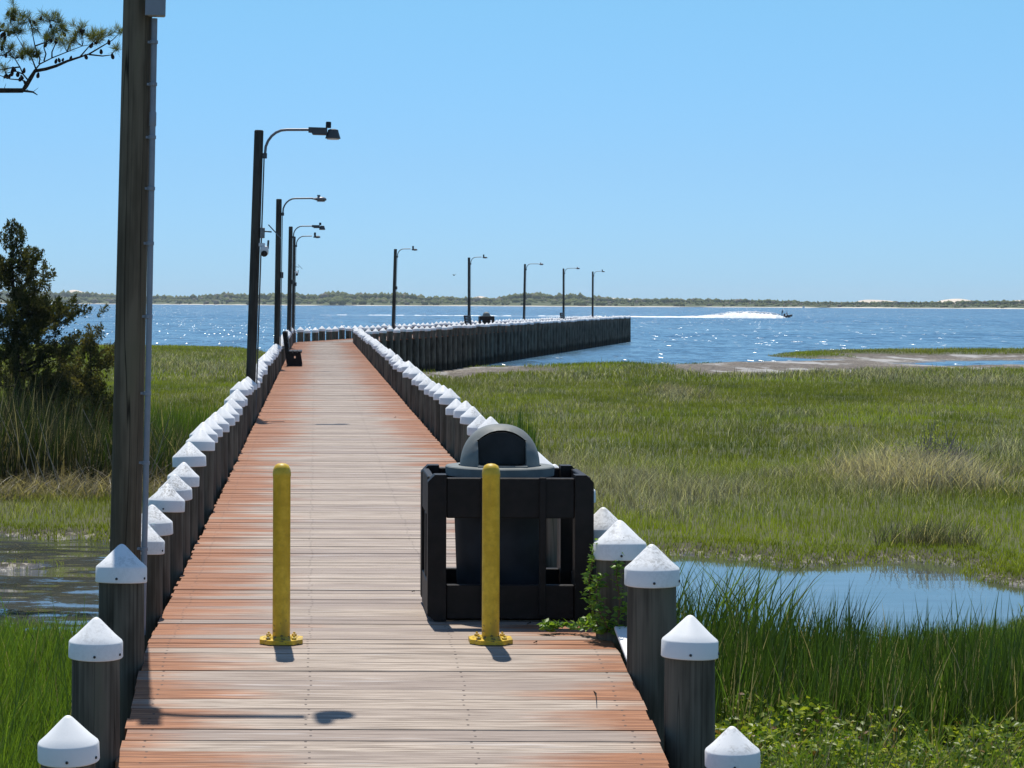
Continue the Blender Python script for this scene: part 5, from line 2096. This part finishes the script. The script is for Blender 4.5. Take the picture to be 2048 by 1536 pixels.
def cedar(name, base, height, limbs, label, seed, size=0.058, dens=115, c0=np.array([0.026, 0.034, 0.011]), c1=np.array([0.085, 0.080, 0.030]), lean=0.1):
    r = random.Random(seed)
    root = empty(name, base)
    tag(root, label, 'tree')
    trunk = MB()
    tp = []
    for k in range(9):
        t = k / 8
        tp.append(Vector((lean * height * 0.15 * math.sin(t * 4), 0.05 * math.sin(t * 7), height * 0.93 * t)))
    trunk.tube(tp, [0.085 * (1 - 0.85 * k / 8) * height / 4.4 for k in range(9)], 8)
    pos, dirs = [], []
    for (t0, az, L, rise) in limbs:
        i = min(7, int(t0 * 8))
        o = tp[i].lerp(tp[i + 1], t0 * 8 - i)
        dv = Vector((math.cos(az), math.sin(az), 0))
        pts = []
        for k in range(7):
            s = k / 6
            pts.append(o + dv * L * s + Vector((r.uniform(-.05, .05), r.uniform(-.05, .05), L * rise * s ** 1.4 + r.uniform(-.04, .04))))
        trunk.tube(pts, [0.030 * (1 - 0.8 * k / 6) * max(0.5, L) for k in range(7)], 5)
        # foliage: clumps that thicken towards the limb's end, leaving gaps near the trunk
        for k in range(int(17 * max(0.5, L))):
            s = r.uniform(0.22, 1.0) ** 0.8
            q = s * 6
            j = min(5, int(q))
            b = pts[j].lerp(pts[j + 1], q - j)
            w = 0.20 * (0.45 + 0.9 * math.sin(min(1, s) * PI * 0.85)) * min(1.3, L + 0.3)
            b = b + Vector((r.gauss(0, w * 0.7), r.gauss(0, w * 0.7), r.gauss(0.06, w * 0.45)))
            pos.append(b[:])
            dd = dv * 0.5 + Vector((r.gauss(0, .3), r.gauss(0, .3), 0.6))
            dirs.append(dd[:])
    # leader
    for k in range(26):
        t = r.uniform(0.82, 1.04)
        b = tp[-1] + Vector((r.gauss(0, .14), r.gauss(0, .12), (t - 0.95) * height))
        pos.append(b[:])
        dirs.append((r.gauss(0, .2), r.gauss(0, .2), 1))
    v, f, c = sprays(np.array(pos), np.array(dirs), dens, size, c0, c1)
    trunk.build('trunk', M_bark, root, True)
    np_mesh('crown', v, f, M_needle, c, root)
    return root


limbs = []
rr = random.Random(5)
for k in range(36):
    t0 = rr.uniform(0.06, 0.9)
    az = rr.uniform(0, 2 * PI)
    L = (1.5 - 0.85 * t0) * rr.uniform(0.6, 1.0)
    limbs.append((t0, az, L, rr.uniform(0.1, 0.5)))
# the two long limbs reaching right that the picture shows
limbs += [(0.60, 0.1, 1.22, 0.48), (0.57, -0.3, 1.0, 0.45), (0.46, 0.15, 1.15, 0.38), (0.44, -0.2, 1.0, 0.30), (0.34, 0.0, 1.10, 0.15), (0.30, 0.3, 0.95, 0.05), (0.22, -0.1, 0.8, 0.0), (0.75, 0.1, 0.35, 0.5), (0.93, 0.2, 0.28, 0.3)]
cd_ = 44.0
cxw = (28 - CX) / F * cd_
cedar('cedar_tree', (cxw, cd_, -1.45), EYE + (604 - 462) * cd_ / F + 1.45, limbs, 'dark wind-bent cedar tree at the left edge with limbs reaching right', 3)
limbs = [(rr.uniform(0.1, 0.85), rr.uniform(0, 6.28), rr.uniform(0.28, 0.55), rr.uniform(0.3, 0.9)) for _ in range(26)]
cd2 = 43.0
cedar('cedar_shrub', ((183 - CX) / F * cd2, cd2, -1.42), EYE - (672 - 604) * cd2 / F + 1.42, limbs, 'short olive-brown cedar bush beside the nearest light pole', 8, size=0.055, dens=70, c0=np.array([0.045, 0.045, 0.014]), c1=np.array([0.125, 0.105, 0.036]))['category'] = 'bush'
limbs = [(rr.uniform(0.1, 0.85), rr.uniform(0, 6.28), rr.uniform(0.5, 1.0), rr.uniform(0.2, 0.6)) for _ in range(26)]
cedar('cedar_tree', ((-75 - CX) / F * 46, 46, -1.45), 3.3, limbs, 'lower dark cedar mostly beyond the left edge behind the larger one', 12)

# ------------------------------------------------------------------ pine with the limb reaching into the picture
PD = 28.0
pine = empty('pine_tree', (P(-330, 700, PD).x, PD, -1.45))
tag(pine, 'pine tree standing off to the left, its cone-laden limb reaching in at the top corner', 'tree')
O = pine.location
trunk = MB()
H = 8.2
tp = [Vector((0.12 * math.sin(k * 0.9), 0, H * k / 8)) for k in range(9)]
trunk.tube(tp, [0.17 * (1 - 0.8 * k / 8) for k in range(9)], 10)
branch = MB()


def L_(px, py, dd=0.0):
    return P(px, py, PD + dd) - O


twigs = []      # (point, direction) of needle tufts
cones = []


def bez(a, b, c_, n=6):
    return [a * (1 - t) ** 2 + b * 2 * t * (1 - t) + c_ * t * t for t in [k / n for k in range(n + 1)]]


k0 = tp[6] * 0 + Vector((0.05, 0, 5.7))
main = [k0, L_(-160, 150, 0.1), L_(-60, 176), L_(0, 181), L_(45, 181), L_(52, 172), L_(62, 155), L_(70, 142), L_(92, 138), L_(112, 132), L_(135, 122), L_(160, 114), L_(178, 108)]
branch.tube(main, [0.06, 0.05, 0.036, 0.031, 0.030, 0.030, 0.028, 0.025, 0.022, 0.020, 0.017, 0.013, 0.009], 8)
branch.tube([L_(42, 181), L_(66, 184), L_(75, 190)], [0.018, 0.012, 0.005], 6)
for a, b in (((66, 184), (77, 175)), ((9, 176), (12, 167)), ((53, 178), (57, 181))):
    branch.tube([L_(*a), L_(*b)], [0.005, 0.002], 4)
subs = [
    ([(178, 108), (205, 92), (225, 80), (241, 64)], [(241, 64)]),
    ([(70, 140), (80, 128), (104, 116), (134, 104), (165, 92), (190, 88)], [(128, 84), (150, 76), (165, 66), (186, 74), (205, 68), (218, 66)]),
    ([(178, 109), (205, 112), (222, 110), (233, 97)], [(233, 96)]),
    ([(72, 138), (66, 122), (62, 112), (50, 100), (38, 80), (30, 66)], [(28, 62), (22, 44), (14, 55), (40, 62)]),
    ([(78, 128), (80, 118), (70, 92), (66, 72), (62, 50), (55, 34)], [(56, 28), (48, 46), (66, 60), (74, 48)]),
    ([(88, 122), (92, 108), (88, 96), (90, 80), (98, 56), (102, 42)], [(92, 32), (104, 34), (84, 40), (110, 36), (98, 70)]),
    ([(104, 116), (104, 104), (110, 90), (120, 72), (128, 56)], [(128, 52), (116, 78), (132, 62), (120, 50)]),
    ([(134, 104), (140, 88), (152, 70), (163, 58)], [(163, 52), (150, 68), (142, 82)]),
    ([(160, 114), (172, 100), (184, 86), (192, 78)], [(190, 66), (180, 72), (200, 76)]),
    ([(55, 168), (44, 160), (20, 158), (0, 151), (-30, 145)], [(-30, 140)]),
    ([(56, 160), (46, 148), (40, 134), (30, 118), (16, 100), (4, 90)], [(6, 84), (30, 108), (46, 104), (60, 104), (18, 92)]),
    ([(60, 112), (52, 108), (66, 104), (80, 104)], [(66, 100), (78, 106), (54, 100)]),
    ([(40, 134), (20, 136), (0, 140), (-25, 132)], [(-20, 126)]),
    ([(46, 148), (30, 142), (12, 146)], [(10, 140)]),
    ([(22, 100), (8, 110), (-10, 112), (-40, 105)], [(-4, 96), (-30, 95), (-20, 80)]),
    ([(30, 66), (12, 62), (-10, 60), (-30, 50)], [(-6, 52), (-24, 42), (8, 84)]),
    ([(70, 92), (92, 84), (108, 76)], [(104, 68), (96, 78)]),
    ([(22, 44), (22, 30), (28, 22)], [(28, 20), (32, 26), (20, 30)]),
]
for path, tufts in subs:
    dz = random.uniform(-0.18, 0.18)
    pts = [L_(*q, dz * i / len(path)) for i, q in enumerate(path)]
    branch.tube(pts, [0.011 * (1 - 0.7 * k / (len(pts) - 1)) for k in range(len(pts))], 5)
    for q in tufts:
        tip = L_(*q, dz)
        a = min(pts, key=lambda p: (p - tip).length)
        if (a - tip).length > 0.01:
            branch.tube([a, (a + tip) / 2 + Vector((random.uniform(-.02, .02), 0, -0.02)), tip], [0.005, 0.004, 0.003], 4)
        dr = (tip - a)
        dr = dr.normalized() if dr.length > 0.02 else Vector((0.3, 0, 1)).normalized()
        twigs.append((tip, (dr + Vector((0.1, 0, 0.7))).normalized()))
        for e in range(2):
            tw = tip + Vector((random.gauss(0, 0.05), random.gauss(0, 0.10), random.gauss(0, 0.035)))
            branch.tube([a, tw], [0.004, 0.002], 4)
            twigs.append((tw, (dr + Vector((random.gauss(0, .4), random.gauss(0, .4), 0.6))).normalized()))
    for e in range(3):
        b = random.choice(pts[1:])
        cones.append(b + Vector((random.uniform(-.05, .05), random.uniform(-.06, .06), -0.035)))
for q in [(225, 112), (202, 103), (172, 113), (142, 116), (118, 120), (126, 119), (112, 122), (76, 150), (36, 148), (28, 138), (6, 50), (4, 70), (10, 76), (16, 26), (26, 34), (60, 42), (68, 44), (82, 36), (102, 52), (128, 68), (218, 84), (0, 60), (12, 110), (40, 158), (24, 147)]:
    cones.append(L_(*q, random.uniform(-0.05, 0.05)))
# other limbs, outside the picture
for k in range(8):
    az = 1.0 + k * 0.7
    z = 4.4 + 0.45 * k
    o = Vector((0.05, 0, z))
    L = 1.9 - 0.15 * k
    dv = Vector((math.cos(az), math.sin(az), 0.12))
    if abs(math.cos(az)) > 0.75 and math.cos(az) > 0:
        L *= 0.5
    pts = [o + dv * L * t + Vector((0, 0, 0.25 * t * t)) for t in (0, .25, .5, .75, 1)]
    branch.tube(pts, [0.04, 0.03, 0.022, 0.015, 0.008], 6)
    for e in range(16):
        t = random.uniform(0.45, 1.05)
        b = o + dv * L * t + Vector((random.gauss(0, .18), random.gauss(0, .18), 0.25 * t * t + random.gauss(0.08, .1)))
        branch.tube([o + dv * L * t * 0.95, b], [0.006, 0.003], 4)
        twigs.append((b, Vector((dv.x * .5, dv.y * .5, .8)).normalized()))
trunk.build('trunk', M_bark, pine, True)
branch.build('limbs', M_bark, pine, True)
pos, axs, cols_ = [], [], []
per = 46
for (p, dr) in twigs:
    for k in range(per):
        a = Vector((random.gauss(0, .75), random.gauss(0, .75), random.gauss(0, .75))) + dr * 1.0
        a.normalize()
        pos.append((p - dr * random.uniform(0, 0.07))[:])
        axs.append(a[:])
pos, axs = np.array(pos), np.array(axs)
n = len(pos)
nr_ = rng.normal(0, 1, (n, 3))
tone = np.repeat(rng.random((n // per, 1)), per, 0)
g0, g1 = np.array([0.055, 0.075, 0.022]), np.array([0.165, 0.165, 0.055])
L = rng.uniform(0.07, 0.135, n)
v, f, c = leaf_mesh(pos, nr_ / np.linalg.norm(nr_, axis=1, keepdims=True), axs, L, np.full(n, 0.0052), (g0 + (g1 - g0) * tone) * rng.uniform(0.7, 1.3, (n, 1)))
np_mesh('needles', v, f, M_needle, c, pine)
CONE = MB().lathe([(0.006, -0.038), (0.018, -0.028), (0.0225, -0.012), (0.019, 0.008), (0.012, 0.024), (0.004, 0.034)], 9, jit=0.25, seed=4).mesh('cone', simple('pine_cone_brown', (0.035, 0.024, 0.020), 0.9, 0.1, var=0.4, nscale=60), True, 30)
for q in cones[::-1][:58]:
    o = link('cone', CONE, pine, q)
    o.rotation_euler = (random.uniform(-.6, .6), random.uniform(-.6, .6), random.uniform(0, 6))
    s = random.uniform(0.75, 1.12)
    o.scale = (s, s, s)

# ------------------------------------------------------------------ haze
m, nt = new_mat('sea_haze')
pv = nt.add('ShaderNodeVolumePrincipled', {'Color': (0.80, 0.90, 1.0), 'Density': 0.00007, 'Anisotropy': 0.2})
nt.l.new(pv.outputs[0], nt.n['Material Output'].inputs['Volume'])
tag(MB().box((-1700, -60, WZ - 2.4), (1700, 4800, 32)).build('haze', m), kind='stuff')

# ------------------------------------------------------------------ litter on the deck
mb = MB()
for (px, py, L, az) in [(790, 840, 0.22, 1.3), (826, 1187, 0.03, 0.1), (1058, 1250, 0.05, 0.5), (1188, 1400, 0.16, 1.4), (1070, 1288, 0.03, 0.3)]:
    p = G(px, py, 0.0)
    if p.y < 11.6:
        p = P(px, py, 10.9)
        p.z = deck_z(p.y)
    z = deck_z(p.y) + 0.008
    dv = Vector((math.cos(az) * 0.3, math.sin(az), 0)) * L
    mb.tube([Vector((p.x, p.y, z)) - dv * 1.0, Vector((p.x + 0.01, p.y, z + 0.006)), Vector((p.x, p.y, z)) + dv * 1.0], [0.002, 0.004, 0.002], 4)
tag(mb.build('fallen_twigs', M_bark), kind='stuff')

if SC.camera is None:
    SC.camera = cam
